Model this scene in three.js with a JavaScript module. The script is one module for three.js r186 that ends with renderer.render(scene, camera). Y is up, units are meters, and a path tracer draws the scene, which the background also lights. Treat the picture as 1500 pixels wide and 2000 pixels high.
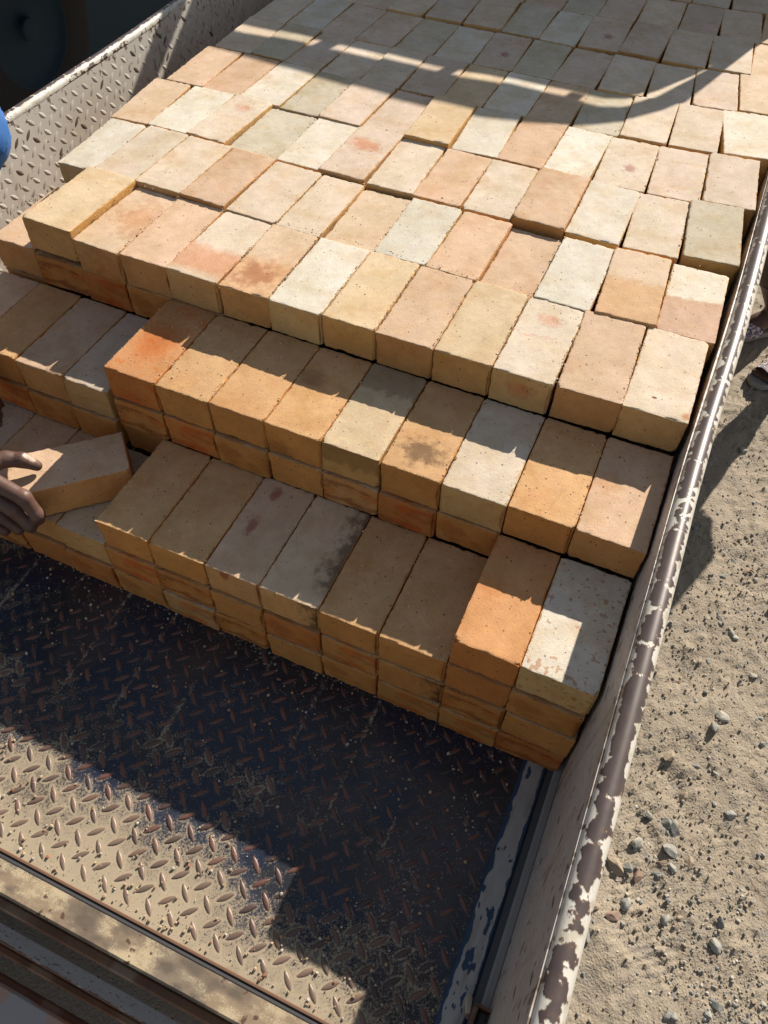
import * as THREE from 'three';
import { mergeGeometries } from 'three/addons/utils/BufferGeometryUtils.js';

// ---------------------------------------------------------------- camera, sky, sun, exposure
const scene = new THREE.Scene();
const camera = new THREE.PerspectiveCamera(65.75, 3 / 4, 0.05, 400);
camera.rotation.order = 'YXZ';
camera.position.set(0.0677, 1.3736, 0.577);
camera.rotation.set(-0.91594, 0.39206, 0.029315);
const renderer = new THREE.WebGLRenderer({ antialias: true });
renderer.setSize(768, 1024);
renderer.toneMapping = THREE.LinearToneMapping;
renderer.toneMappingExposure = 1.58;
renderer.shadowMap.enabled = true;

const SUN = new THREE.Vector3(0.387, 1, -1.47).normalize();
{ // pale, dusty daylight sky: whiter at the horizon, brighter round the sun
  const w = 512, h = 256, d = new Float32Array(w * h * 4), v = new THREE.Vector3();
  for (let y = 0; y < h; y++) for (let x = 0; x < w; x++) {
    const el = ((y + 0.5) / h - 0.5) * Math.PI, az = ((x + 0.5) / w - 0.5) * 2 * Math.PI; v.set(Math.cos(el) * Math.cos(az), Math.sin(el), Math.cos(el) * Math.sin(az));
    const up = Math.max(0, v.y), hz = Math.pow(1 - up, 3), g = Math.pow(Math.max(0, v.dot(SUN)), 6) * 0.55 + Math.pow(Math.max(0, v.dot(SUN)), 60) * 1.6, i = (y * w + x) * 4;
    const below = v.y < 0 ? 0.75 : 1; d[i] = (0.118 + 0.155 * hz + 0.21 * g) * below; d[i + 1] = (0.142 + 0.135 * hz + 0.195 * g) * below; d[i + 2] = (0.185 + 0.098 * hz + 0.17 * g) * below; d[i + 3] = 1;
  }
  const t = new THREE.DataTexture(d, w, h, THREE.RGBAFormat, THREE.FloatType); t.mapping = THREE.EquirectangularReflectionMapping; t.magFilter = t.minFilter = THREE.LinearFilter; t.needsUpdate = true;
  scene.background = t; scene.environment = t;
}
const sun = new THREE.DirectionalLight(0xfff4e6, 4.7);
sun.position.copy(SUN).multiplyScalar(12).add(new THREE.Vector3(-0.5, 0, -1));
sun.target.position.set(-0.5, 0, -1);
sun.castShadow = true;
sun.shadow.radius = 1;
sun.shadow.mapSize.set(4096, 4096);
Object.assign(sun.shadow.camera, { left: -5, right: 5, top: 5, bottom: -5, near: 0.5, far: 30 });
scene.add(sun, sun.target);

// ---------------------------------------------------------------- helpers
function rng(seed) { let a = seed >>> 0; return () => { a = (a + 0x6d2b79f5) | 0; let t = Math.imul(a ^ (a >>> 15), 1 | a); t = (t + Math.imul(t ^ (t >>> 7), 61 | t)) ^ t; return ((t ^ (t >>> 14)) >>> 0) / 4294967296; }; }
function h3(x, y, z) { let n = Math.imul(x, 374761393) ^ Math.imul(y, 668265263) ^ Math.imul(z, 1274126177); n = Math.imul(n ^ (n >>> 13), 1274126177); return ((n ^ (n >>> 16)) >>> 0) / 4294967296; }
const sm = t => t * t * (3 - 2 * t);
function n3(x, y, z) { // value noise 0..1
  const xi = Math.floor(x), yi = Math.floor(y), zi = Math.floor(z), u = sm(x - xi), v = sm(y - yi), w = sm(z - zi);
  const l = (a, b, t) => a + (b - a) * t;
  return l(l(l(h3(xi, yi, zi), h3(xi + 1, yi, zi), u), l(h3(xi, yi + 1, zi), h3(xi + 1, yi + 1, zi), u), v),
    l(l(h3(xi, yi, zi + 1), h3(xi + 1, yi, zi + 1), u), l(h3(xi, yi + 1, zi + 1), h3(xi + 1, yi + 1, zi + 1), u), v), w);
}
function n2(x, y, s = 0) { const xi = Math.floor(x), yi = Math.floor(y), u = sm(x - xi), v = sm(y - yi); const a = h3(xi, yi, s), b = h3(xi + 1, yi, s), c = h3(xi, yi + 1, s), d = h3(xi + 1, yi + 1, s); return a + (b - a) * u + (c - a) * v + (a - b - c + d) * u * v; }
function f2(x, y, s = 0, o = 4) { let t = 0, a = 0.5, m = 0; for (let i = 0; i < o; i++) { t += a * n2(x, y, s + i * 17); m += a; x *= 2.03; y *= 2.03; a *= 0.5; } return t / m; }
const cl = (x, a = 0, b = 1) => Math.min(b, Math.max(a, x));
const ss = (a, b, x) => { const t = cl((x - a) / (b - a)); return t * t * (3 - 2 * t); };
const mix3 = (a, b, t) => [a[0] + (b[0] - a[0]) * t, a[1] + (b[1] - a[1]) * t, a[2] + (b[2] - a[2]) * t];
const toS = c => Math.round(255 * cl(c <= 0.0031308 ? 12.92 * c : 1.055 * Math.pow(c, 1 / 2.4) - 0.055));
function tex(w, h, fn, srgb = true, wrap = THREE.RepeatWrapping) { // fn(u, v, x, y) -> linear rgb
  const d = new Uint8Array(w * h * 4);
  for (let y = 0; y < h; y++) for (let x = 0; x < w; x++) {
    const c = fn((x + 0.5) / w, (y + 0.5) / h, x, y), i = (y * w + x) * 4;
    for (let k = 0; k < 3; k++) d[i + k] = srgb ? toS(c[k]) : Math.round(255 * cl(c[k]));
    d[i + 3] = 255;
  }
  const t = new THREE.DataTexture(d, w, h, THREE.RGBAFormat, THREE.UnsignedByteType);
  if (srgb) t.colorSpace = THREE.SRGBColorSpace;
  t.wrapS = t.wrapT = wrap; t.magFilter = THREE.LinearFilter; t.minFilter = THREE.LinearMipmapLinearFilter; t.generateMipmaps = true; t.needsUpdate = true;
  return t;
}
const lin = (r, g, b) => new THREE.Color().setRGB(r, g, b);
const std = (o) => new THREE.MeshStandardMaterial(Object.assign({ roughness: 0.85, metalness: 0 }, o));
const counts = {};
function numbered(n) { const k = counts[n] = (counts[n] ?? -1) + 1; return k ? `${n}_${String(k).padStart(3, '0')}` : n; }
function mesh(name, geo, mat, parent) { const m = new THREE.Mesh(geo, mat); m.name = parent ? name : numbered(name); m.castShadow = m.receiveShadow = true; (parent || scene).add(m); return m; }
function tag(o, label, category, group) { o.userData = { label, category }; if (group) o.userData.group = group; return o; }
function thing(name, label, category, group) { const g = new THREE.Group(); g.name = numbered(name); scene.add(g); return tag(g, label, category, group); }
function box(x0, x1, y0, y1, z0, z1, bev = 0.002) { // bevelled box with uv in metres
  const g = new THREE.BufferGeometry(), P = [], U = [], I = [];
  const c = [(x0 + x1) / 2, (y0 + y1) / 2, (z0 + z1) / 2], hs = [(x1 - x0) / 2, (y1 - y0) / 2, (z1 - z0) / 2], b = Math.min(bev, ...hs.map(v => v * 0.45));
  const quad = (q, n) => { const s = P.length / 3; for (const p of q) { P.push(p[0] + c[0], p[1] + c[1], p[2] + c[2]); U.push(...(Math.abs(n[1]) > 0.7 ? [p[0] + c[0], p[2] + c[2]] : Math.abs(n[0]) > 0.7 ? [p[2] + c[2], p[1] + c[1]] : [p[0] + c[0], p[1] + c[1]])); } const e1 = q[1].map((v, i) => v - q[0][i]), e2 = q[2].map((v, i) => v - q[0][i]); const cr = [e1[1] * e2[2] - e1[2] * e2[1], e1[2] * e2[0] - e1[0] * e2[2], e1[0] * e2[1] - e1[1] * e2[0]]; const f = cr[0] * n[0] + cr[1] * n[1] + cr[2] * n[2] > 0; const ix = q.length === 4 ? [0, 1, 2, 0, 2, 3] : [0, 1, 2]; if (!f) ix.reverse(); I.push(...ix.map(i => i + s)); };
  const V = (a, sa, d1, v1, d2, v2) => { const p = [0, 0, 0]; p[a] = sa * hs[a]; p[d1] = v1; p[d2] = v2; return p; };
  for (let a = 0; a < 3; a++) { const d1 = (a + 1) % 3, d2 = (a + 2) % 3, i1 = hs[d1] - b, i2 = hs[d2] - b; for (const s of [-1, 1]) { const n = [0, 0, 0]; n[a] = s; quad([V(a, s, d1, -i1, d2, -i2), V(a, s, d1, i1, d2, -i2), V(a, s, d1, i1, d2, i2), V(a, s, d1, -i1, d2, i2)], n); } }
  for (let a = 0; a < 3; a++) { const d1 = (a + 1) % 3, d2 = (a + 2) % 3; for (const s1 of [-1, 1]) for (const s2 of [-1, 1]) { const n = [0, 0, 0]; n[d1] = s1 * 0.71; n[d2] = s2 * 0.7; const ia = hs[a] - b; const mk = (sa, e) => { const p = [0, 0, 0]; p[a] = sa * ia; p[d1] = s1 * (hs[d1] - (e ? b : 0)); p[d2] = s2 * (hs[d2] - (e ? 0 : b)); return p; }; quad([mk(-1, 0), mk(1, 0), mk(1, 1), mk(-1, 1)], n); } }
  for (const sx of [-1, 1]) for (const sy of [-1, 1]) for (const sz of [-1, 1]) quad([[sx * hs[0], sy * (hs[1] - b), sz * (hs[2] - b)], [sx * (hs[0] - b), sy * hs[1], sz * (hs[2] - b)], [sx * (hs[0] - b), sy * (hs[1] - b), sz * hs[2]]], [sx, sy, sz]);
  g.setAttribute('position', new THREE.Float32BufferAttribute(P, 3)); g.setAttribute('uv', new THREE.Float32BufferAttribute(U, 2)); g.setIndex(I); const ng = g.toNonIndexed(); ng.computeVertexNormals(); return ng;
}
// iso-surface of fn < 0 (surface nets), cells of size c; col(p) optional vertex colour
function isoSurface(fn, lo, hi, c, col) {
  const nx = Math.ceil((hi[0] - lo[0]) / c) + 1, ny = Math.ceil((hi[1] - lo[1]) / c) + 1, nz = Math.ceil((hi[2] - lo[2]) / c) + 1;
  const F = new Float32Array(nx * ny * nz), id = (i, j, k) => (k * ny + j) * nx + i;
  for (let k = 0; k < nz; k++) for (let j = 0; j < ny; j++) for (let i = 0; i < nx; i++) F[id(i, j, k)] = fn(lo[0] + i * c, lo[1] + j * c, lo[2] + k * c);
  const vi = new Int32Array(nx * ny * nz).fill(-1), P = [], I = [];
  for (let k = 0; k < nz - 1; k++) for (let j = 0; j < ny - 1; j++) for (let i = 0; i < nx - 1; i++) {
    let s = 0, px = 0, py = 0, pz = 0, n = 0;
    const val = []; for (let b = 0; b < 8; b++) { const v = F[id(i + (b & 1), j + ((b >> 1) & 1), k + (b >> 2))]; val.push(v); if (v < 0) s |= 1 << b; }
    if (s === 0 || s === 255) continue;
    for (let a = 0; a < 3; a++) for (let b = 0; b < 8; b++) { if (b & (1 << a)) continue; const d = b | (1 << a); if ((val[b] < 0) === (val[d] < 0)) continue; const t = val[b] / (val[b] - val[d]); px += (b & 1) + (a === 0 ? t : 0); py += ((b >> 1) & 1) + (a === 1 ? t : 0); pz += (b >> 2) + (a === 2 ? t : 0); n++; }
    vi[id(i, j, k)] = P.length / 3; P.push(lo[0] + (i + px / n) * c, lo[1] + (j + py / n) * c, lo[2] + (k + pz / n) * c);
  }
  for (let k = 1; k < nz - 1; k++) for (let j = 1; j < ny - 1; j++) for (let i = 1; i < nx - 1; i++) {
    const a = F[id(i, j, k)] < 0;
    const q = (b, A, B, C, D) => { if (a === b) return; if (a) I.push(A, B, C, A, C, D); else I.push(A, C, B, A, D, C); };
    q(F[id(i + 1, j, k)] < 0, vi[id(i, j - 1, k - 1)], vi[id(i, j, k - 1)], vi[id(i, j, k)], vi[id(i, j - 1, k)]);
    q(F[id(i, j + 1, k)] < 0, vi[id(i - 1, j, k - 1)], vi[id(i - 1, j, k)], vi[id(i, j, k)], vi[id(i, j, k - 1)]);
    q(F[id(i, j, k + 1)] < 0, vi[id(i - 1, j - 1, k)], vi[id(i, j - 1, k)], vi[id(i, j, k)], vi[id(i - 1, j, k)]);
  }
  const g = new THREE.BufferGeometry(); g.setAttribute('position', new THREE.Float32BufferAttribute(P, 3)); g.setIndex(I); g.computeVertexNormals();
  const uv = new Float32Array(P.length / 3 * 2); for (let i = 0; i < P.length / 3; i++) { uv[i * 2] = P[i * 3] + P[i * 3 + 2] * 0.7; uv[i * 2 + 1] = P[i * 3 + 1] + P[i * 3 + 2] * 0.4; } g.setAttribute('uv', new THREE.BufferAttribute(uv, 2));
  if (col) { const C = new Float32Array(P.length); for (let i = 0; i < P.length; i += 3) { const c3 = col(P[i], P[i + 1], P[i + 2]); C[i] = c3[0]; C[i + 1] = c3[1]; C[i + 2] = c3[2]; } g.setAttribute('color', new THREE.BufferAttribute(C, 3)); }
  return g;
}
function capsule(px, py, pz, a, b, ra, rb) { const dx = b[0] - a[0], dy = b[1] - a[1], dz = b[2] - a[2], l2 = dx * dx + dy * dy + dz * dz; const t = l2 > 0 ? cl(((px - a[0]) * dx + (py - a[1]) * dy + (pz - a[2]) * dz) / l2) : 0; const x = px - a[0] - t * dx, y = py - a[1] - t * dy, z = pz - a[2] - t * dz; return Math.sqrt(x * x + y * y + z * z) - (ra + (rb - ra) * t); }
const smin = (a, b, k) => { const h = Math.max(k - Math.abs(a - b), 0) / k; return Math.min(a, b) - h * h * k * 0.25; };
function bones(list, k) { return (x, y, z) => { let d = 9; for (const [a, b, ra, rb, kk] of list) d = smin(d, capsule(x, y, z, a, b, ra, rb), kk ?? k); return d; }; }

// ---------------------------------------------------------------- the ground
const GY = -0.8;
{
  const xs = [], zs = [];
  for (let x = -120; x < -6; x += 6) xs.push(x); for (let x = -6; x < 0.18; x += 0.25) xs.push(x); for (let x = 0.2; x < 1.2; x += 0.0075) xs.push(x); for (let x = 1.25; x < 6; x += 0.25) xs.push(x); for (let x = 6; x <= 120; x += 6) xs.push(x);
  for (let z = -120; z < -8; z += 6) zs.push(z); for (let z = -8; z < -3.2; z += 0.25) zs.push(z); for (let z = -3.2; z < 0.4; z += 0.009) zs.push(z); for (let z = 0.42; z < 1; z += 0.03) zs.push(z); for (let z = 1.05; z < 6; z += 0.25) zs.push(z); for (let z = 6; z <= 120; z += 6) zs.push(z);
  const prints = []; const R = rng(5); for (let i = 0; i < 46; i++) prints.push([0.3 + R() * 0.8, -2.7 + R() * 2.95, R() * Math.PI, 0.05 + R() * 0.05, 0.012 + R() * 0.01]);
  const hgt = (x, z) => {
    if (x < 0.1 || x > 1.4 || z < -3.4 || z > 0.6) return (f2(x * 3, z * 3, 3) - 0.5) * 0.03;
    let y = (f2(x * 3, z * 3, 3) - 0.5) * 0.03 + (f2(x * 14, z * 14, 9) - 0.5) * 0.012 + (f2(x * 45, z * 45, 21, 3) - 0.5) * 0.008 + (f2((x * 0.8 - z * 0.6) * 110, (x * 0.6 + z * 0.8) * 34, 27, 2) - 0.5) * 0.0035;
    const gr = f2(x * 70, z * 70, 33, 2); y += ss(0.62, 0.8, gr) * 0.006;
    for (const [px, pz, a, r, w] of prints) { const dx = x - px, dz = z - pz; if (Math.abs(dx) + Math.abs(dz) > 0.25) continue; const u = dx * Math.cos(a) + dz * Math.sin(a), v = -dx * Math.sin(a) + dz * Math.cos(a); const m = ss(1, 0.75, Math.hypot(u / (r * 1.9), v / r)); y += m * (-0.004 + 0.0028 * Math.sin(u / w * 6.28)); }
    return y;
  };
  const P = [], U = [], I = [], nx = xs.length, nz = zs.length;
  for (let j = 0; j < nz; j++) for (let i = 0; i < nx; i++) { P.push(xs[i], GY + hgt(xs[i], zs[j]), zs[j]); U.push(xs[i] / 1.3, zs[j] / 1.3); }
  for (let j = 0; j < nz - 1; j++) for (let i = 0; i < nx - 1; i++) { const a = j * nx + i; I.push(a, a + nx, a + 1, a + 1, a + nx, a + nx + 1); }
  const g = new THREE.BufferGeometry(); g.setAttribute('position', new THREE.Float32BufferAttribute(P, 3)); g.setAttribute('uv', new THREE.Float32BufferAttribute(U, 2)); g.setIndex(I); g.computeVertexNormals();
  const per = (u, v, f, s, o = 4) => { // tiling fbm
    const a = ss(0, 1, u), b = ss(0, 1, v); const q = (du, dv) => f2((u + du) * f, (v + dv) * f, s, o);
    return (q(0, 0) * (1 - u) + q(-1, 0) * u) * (1 - v) + (q(0, -1) * (1 - u) + q(-1, -1) * u) * v;
  };
  const map = tex(1024, 1024, (u, v, x, y) => {
    const big = per(u, v, 5, 1), mid = per(u, v, 26, 7), fine = h3(x, y, 3), gr = n2(x / 2.2, y / 2.2, 91), pb = n2(x / 5, y / 5, 55);
    let c = mix3([0.295, 0.245, 0.18], [0.35, 0.298, 0.226], big); c = mix3(c, [0.225, 0.205, 0.178], ss(0.5, 0.75, mid) * 0.55);
    const k = 0.86 + 0.2 * fine + 0.12 * (gr - 0.5); c = c.map(q => q * k);
    if (pb > 0.86) c = mix3(c, [0.22, 0.22, 0.21], ss(0.86, 0.93, pb) * 0.75); if (gr > 0.93) c = mix3(c, [0.6, 0.55, 0.45], 0.5);
    return c;
  });
  const bmp = tex(1024, 1024, (u, v, x, y) => { const q = 0.35 * per(u, v, 90, 13, 2) + 0.4 * n2(x / 3, y / 3, 4) + 0.25 * h3(x, y, 8); return [q, q, q]; }, false);
  const ground = mesh('ground', g, std({ map, bumpMap: bmp, bumpScale: 0.004, roughness: 0.97 }));
  ground.userData = { kind: 'structure' };
  // stones on the ground: the larger ones one by one, the gravel as one part
  const stoneGeo = [0, 1, 2, 3, 4, 5, 6, 7, 8].map(s => { // an icosphere cut by random planes: angular chips
    const q = new THREE.IcosahedronGeometry(1, 2), p = q.attributes.position, rr = rng(100 + s * 7), pl = []; for (let i = 0; i < 9; i++) { const v = new THREE.Vector3(rr() * 2 - 1, rr() * 2 - 1, rr() * 2 - 1).normalize(); pl.push([v, 0.42 + rr() * 0.4]); } const v = new THREE.Vector3();
    for (let i = 0; i < p.count; i++) { v.fromBufferAttribute(p, i); for (let k = 0; k < 2; k++) for (const [n, d] of pl) { const t = v.dot(n); if (t > d) v.addScaledVector(n, d - t); } v.multiplyScalar(1 + 0.16 * (n3(v.x * 4 + s, v.y * 4, v.z * 4) - 0.5)); p.setXYZ(i, v.x * (1.2 + 0.5 * (s % 3)), v.y * 0.85, v.z * 1.2); } q.computeVertexNormals(); return q; });
  const stMap = tex(128, 128, (u, v, x, y) => { const k = 0.75 + 0.35 * f2(u * 9, v * 9, 4) + 0.15 * (h3(x, y, 2) - 0.5); return [k, k, k * 0.99]; });
  const stMat = [[0.27, 0.275, 0.25], [0.34, 0.335, 0.30], [0.23, 0.235, 0.22], [0.42, 0.40, 0.34], [0.35, 0.28, 0.2], [0.29, 0.2, 0.15]].map(c => std({ color: lin(...c), map: stMap, roughness: 0.9 }));
  const Rs = rng(77), clus = [[0.50, -0.35, 0.13], [0.58, -0.22, 0.14], [0.52, -0.75, 0.16], [0.62, -1.15, 0.14], [0.48, -0.12, 0.09], [0.7, -0.1, 0.16], [0.78, 0.05, 0.1], [0.62, -1.75, 0.25]];
  for (let i = 0; i < 150; i++) {
    let x, z; if (i % 3) { const c = clus[i % clus.length]; x = c[0] + (Rs() + Rs() - 1) * c[2] * 1.2; z = c[1] + (Rs() + Rs() - 1) * c[2] * 1.8; } else { x = 0.32 + Rs() * 0.68; z = -2.6 + Rs() * 2.8; }
    const r = 0.0045 + 0.012 * Math.pow(Rs(), 3); const m = mesh('stone', stoneGeo[i % 9], stMat[[0, 1, 2, 0, 3, 4, 0, 1, 5][i % 9]], ground);
    m.position.set(x, GY + hgt(x, z) + r * 0.2, z); m.rotation.set((Rs() - 0.5) * 0.7, Rs() * 6.28, (Rs() - 0.5) * 0.7); m.scale.setScalar(r);
  }
  const gm = new THREE.InstancedMesh(new THREE.IcosahedronGeometry(1, 0), std({ color: 0xffffff, roughness: 0.95 }), 7000); gm.name = 'gravel'; gm.userData = { kind: 'stuff' };
  const M = new THREE.Matrix4(), Q = new THREE.Quaternion(), E = new THREE.Euler();
  for (let i = 0; i < 7000; i++) { let x, z; if (i % 4) { const c = clus[i % clus.length]; x = c[0] + (Rs() + Rs() - 1) * c[2] * 1.8; z = c[1] + (Rs() + Rs() - 1) * c[2] * 2.6; } else { x = 0.28 + Rs() * 0.85; z = -2.9 + Rs() * 3.2; } const r = 0.0010 + 0.0042 * Math.pow(Rs(), 3.5); M.compose(new THREE.Vector3(x, GY + hgt(x, z) + r * 0.3, z), Q.setFromEuler(E.set(Rs() * 6, Rs() * 6, Rs() * 6)), new THREE.Vector3(r * 1.2, r * 0.8, r)); gm.setMatrixAt(i, M); const t = Rs(), k = 0.75 + Rs() * 0.5; gm.setColorAt(i, t < 0.5 ? lin(0.31 * k, 0.26 * k, 0.19 * k) : t < 0.85 ? lin(0.25 * k, 0.25 * k, 0.23 * k) : lin(0.48 * k, 0.44 * k, 0.37 * k)); }
  gm.castShadow = gm.receiveShadow = true; ground.add(gm);
}

// ---------------------------------------------------------------- the truck whose load bed holds the bricks
const XL = -1.43, XR = 0.180, ZF = 0.498, ZB = -2.62;     // inside faces of the drop sides, rear and front end of the floor
const truck = thing('flatbed_truck', 'dropside truck with worn tread plate floor and peeling side rails, loaded with bricks', 'truck');
{
  // -- floor plate
  const dustAt = (x, z) => { // matter lying on the plate: sand at the rear edge (thinned at right to paint in the shade there), drifts, lines where the joints of unloaded bricks were
    const nz = f2(x * 9, z * 9, 3), edge = ss(0.17, 0.0, ZF - z + (nz - 0.5) * 0.12), left = ss(-0.35, -0.8, x + (f2(x * 4, z * 4, 6) - 0.5) * 0.4);
    const clean = ss(0.26, 0.2, z + (nz - 0.5) * 0.05), jx = Math.abs(((x + 0.0545 + 1.1) % 0.11 + 0.11) % 0.11 - 0.055), joint = ss(0.049, 0.054, jx + (f2(x * 30, z * 30, 17, 2) - 0.5) * 0.006) * clean * ss(0.3, 0.6, f2(x * 7, z * 5, 19));
    let d = edge * (0.25 + 0.6 * ss(0.1, -0.2, x)) + left * 0.26 + (1 - clean) * 0.02 + (f2(x * 5 + 3, z * 5, 11) - 0.5) * 0.9 + (f2(x * 17, z * 17, 71) - 0.5) * 0.75 - clean * 0.15 + ss(0.05, 0.0, Math.abs(z - 0.232 + (nz - 0.5) * 0.03)) * 0.22; return d + joint * 0.5; };
  const TX0 = -1.45, TX1 = 0.12, TZ0 = -0.25, TZ1 = 0.52;
  const map = tex(2048, 1024, (u, v, x, y) => {
    const X = TX0 + u * (TX1 - TX0), Z = TZ0 + v * (TZ1 - TZ0); const g = h3(x, y, 1), s = n2(x / 2.5, y / 2.5, 7);
    const wear = f2(X * 11, Z * 11, 40); let c = mix3([0.009, 0.015, 0.034], [0.016, 0.018, 0.024], ss(0.42, 0.62, wear)); c = mix3(c, [0.06, 0.042, 0.036], ss(0.56, 0.72, f2(X * 8, Z * 8, 47)) * 0.5);
    let ring = 0; { const j0 = Math.round(Z / 0.0206), i0 = Math.round((X + 0.006) / 0.0206); for (let j = j0 - 1; j <= j0 + 1; j++) for (let i = i0 - 1; i <= i0 + 1; i++) { if ((i + j) & 1) continue; const dx = X + 0.006 - i * 0.0206, dz = Z - j * 0.0206, t = (j & 1 ? 1 : -1); const al = (dx + t * dz) * 0.7071, ac = (-t * dx + dz) * 0.7071, e = Math.hypot(al / 0.0165, ac / 0.0062); ring = Math.max(ring, ss(1.45, 1.0, e)); } }
    const d = dustAt(X, Z) + ring * (0.2 + 0.3 * (f2(X * 30, Z * 30, 61, 2) - 0.4)), grain = 0.55 * s + 0.45 * g; const dk = ss(0.26, 0.74, d + (grain - 0.5) * 0.95);
    c = mix3(c, mix3([0.19, 0.15, 0.11], [0.42, 0.345, 0.235], cl(d * 0.8 + (g - 0.5) * 0.5)), dk * 0.92);
    const near = ss(0.5, 0.7, f2(X * 5, Z * 5 + 7, 52)); if (s > 0.86 - near * 0.07 && Z > -0.2) c = mix3(c, [0.42, 0.36, 0.27], ss(0.84, 0.95, s) * (0.3 + 0.4 * near));
    return c;
  }, true, THREE.ClampToEdgeWrapping);
  const rough = tex(512, 256, (u, v, x, y) => { const X = TX0 + u * (TX1 - TX0), Z = TZ0 + v * (TZ1 - TZ0); const q = 0.36 + 0.56 * ss(0.0, 0.5, dustAt(X, Z)) + 0.16 * (f2(X * 20, Z * 20, 8) - 0.5); return [q, q, q]; }, false, THREE.ClampToEdgeWrapping);
  const fg = new THREE.BufferGeometry(); { const P = [], U = [], I = [], NX = 90, NZ = 60, xa = XL - 0.01, xb = 0.112, za = ZB, zb = ZF; const zz = t => t < 0.3 ? za + (TZ0 - za) * t / 0.3 : TZ0 + (zb - TZ0) * (t - 0.3) / 0.7; for (let j = 0; j <= NZ; j++) for (let i = 0; i <= NX; i++) { const x = xa + (xb - xa) * i / NX, z = zz(j / NZ); P.push(x, (f2(x * 4, z * 4, 2) - 0.5) * 0.006 * ss(ZF, ZF - 0.08, z) * ss(xb, xb - 0.08, x), z); U.push((x - TX0) / (TX1 - TX0), (z - TZ0) / (TZ1 - TZ0)); } for (let j = 0; j < NZ; j++) for (let i = 0; i < NX; i++) { const a = j * (NX + 1) + i; I.push(a, a + NX + 1, a + 1, a + 1, a + NX + 1, a + NX + 2); } fg.setAttribute('position', new THREE.Float32BufferAttribute(P, 3)); fg.setAttribute('uv', new THREE.Float32BufferAttribute(U, 2)); fg.setIndex(I); fg.computeVertexNormals(); }
  const plate = mesh('floor_plate', fg, std({ map, roughnessMap: rough, roughness: 1, metalness: 0 }), truck);
  // raised lugs of the tread plate
  const lugBase = (() => { const P = [[0, 1, 0]], n = 12, I = []; for (const [k, y] of [[0.55, 0.88], [0.86, 0.45], [1, 0]]) for (let i = 0; i < n; i++) { const a = i / n * 6.2832, c = Math.cos(a), s = Math.sin(a); P.push([Math.sign(c) * Math.pow(Math.abs(c), 1.15) * k, y, s * k * (0.55 + 0.45 * Math.abs(s))]); } for (let i = 0; i < n; i++) { const j = (i + 1) % n; I.push(0, 1 + j, 1 + i); for (let r = 0; r < 2; r++) { const a = 1 + r * n; I.push(a + i, a + j, a + n + j, a + i, a + n + j, a + n + i); } } return { P, I }; })();
  function lugs(places, col, L = 0.0145, W = 0.0042, Hh = 0.0016) { // places: [origin, along, across, up]
    const P = [], I = [], C = []; places.forEach(([o, a, b, n], q) => { const s = P.length / 3, c = col(q, o); for (const p of lugBase.P) for (let k = 0; k < 3; k++) { P.push(o[k] + a[k] * p[0] * L + b[k] * p[2] * W + n[k] * p[1] * Hh); C.push(c[k] * 1); } for (const i of lugBase.I) I.push(s + i); });
    const g = new THREE.BufferGeometry(); g.setAttribute('position', new THREE.Float32BufferAttribute(P, 3)); g.setAttribute('color', new THREE.Float32BufferAttribute(C, 3)); g.setIndex(I); g.computeVertexNormals(); return g;
  }
  const S = Math.SQRT1_2, RL = rng(9), fl = [];
  for (let j = -14; j <= 24; j++) for (let i = -72; i <= 6; i++) { if ((i + j) & 1) continue; const x = -0.006 + i * 0.0206 + (RL() - 0.5) * 0.001, z = j * 0.0206; if (x < XL + 0.02 || x > 0.098 || z > ZF - 0.018 || z < -0.25) continue; const t = (j & 1 ? 1 : -1) * S; fl.push([[x, -0.0003, z], [S, 0, t], [-t, 0, S], [0, 1, 0]]); }
  const lm = std({ vertexColors: true, roughness: 0.45, metalness: 0.15 });
  const lugMesh = mesh('tread_relief', lugs(fl, (q, o) => { const d = cl(dustAt(o[0], o[2]) * 0.9), r = RL(); let c = mix3([0.06, 0.042, 0.04], [0.165, 0.075, 0.055], r); c = mix3(c, [0.22, 0.16, 0.115], ss(0.15, 0.8, d) * (0.55 + 0.35 * r)); return c; }, 0.0155, 0.0046, 0.0018), lm, plate); lugMesh.userData = { kind: 'stuff' };
  // crumbs of brick and grit on the plate
  const cm = new THREE.InstancedMesh(new THREE.IcosahedronGeometry(1, 0), std({ color: 0xffffff, roughness: 0.95 }), 4200); cm.name = 'grit'; cm.userData = { kind: 'stuff' };
  const M = new THREE.Matrix4(), Q = new THREE.Quaternion(), E = new THREE.Euler();
  for (let i = 0; i < 4200; i++) { let x = -0.95 + RL() * 1.06, z = RL() * 0.49; if (i % 3 === 0) z = 0.49 - Math.pow(RL(), 2) * 0.12; else if (i % 3 === 1) z = Math.pow(RL(), 2.6) * 0.16; const r = 0.0004 + 0.0030 * Math.pow(RL(), 7); M.compose(new THREE.Vector3(x, r * 0.5 + 0.0006, z), Q.setFromEuler(E.set(RL() * 6, RL() * 6, RL() * 6)), new THREE.Vector3(r * 1.2, r * 0.8, r)); cm.setMatrixAt(i, M); const k = 0.6 + RL() * 0.6, t = RL(); cm.setColorAt(i, t < 0.6 ? lin(0.42 * k, 0.31 * k, 0.2 * k) : t < 0.85 ? lin(0.5 * k, 0.46 * k, 0.38 * k) : lin(0.3 * k, 0.13 * k, 0.07 * k)); }
  plate.add(cm);

  // -- strip along the right side: white paint flaking off blue, channel, chamfer
  const flake = (x, y, s) => f2(x, y, s, 5);
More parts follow.
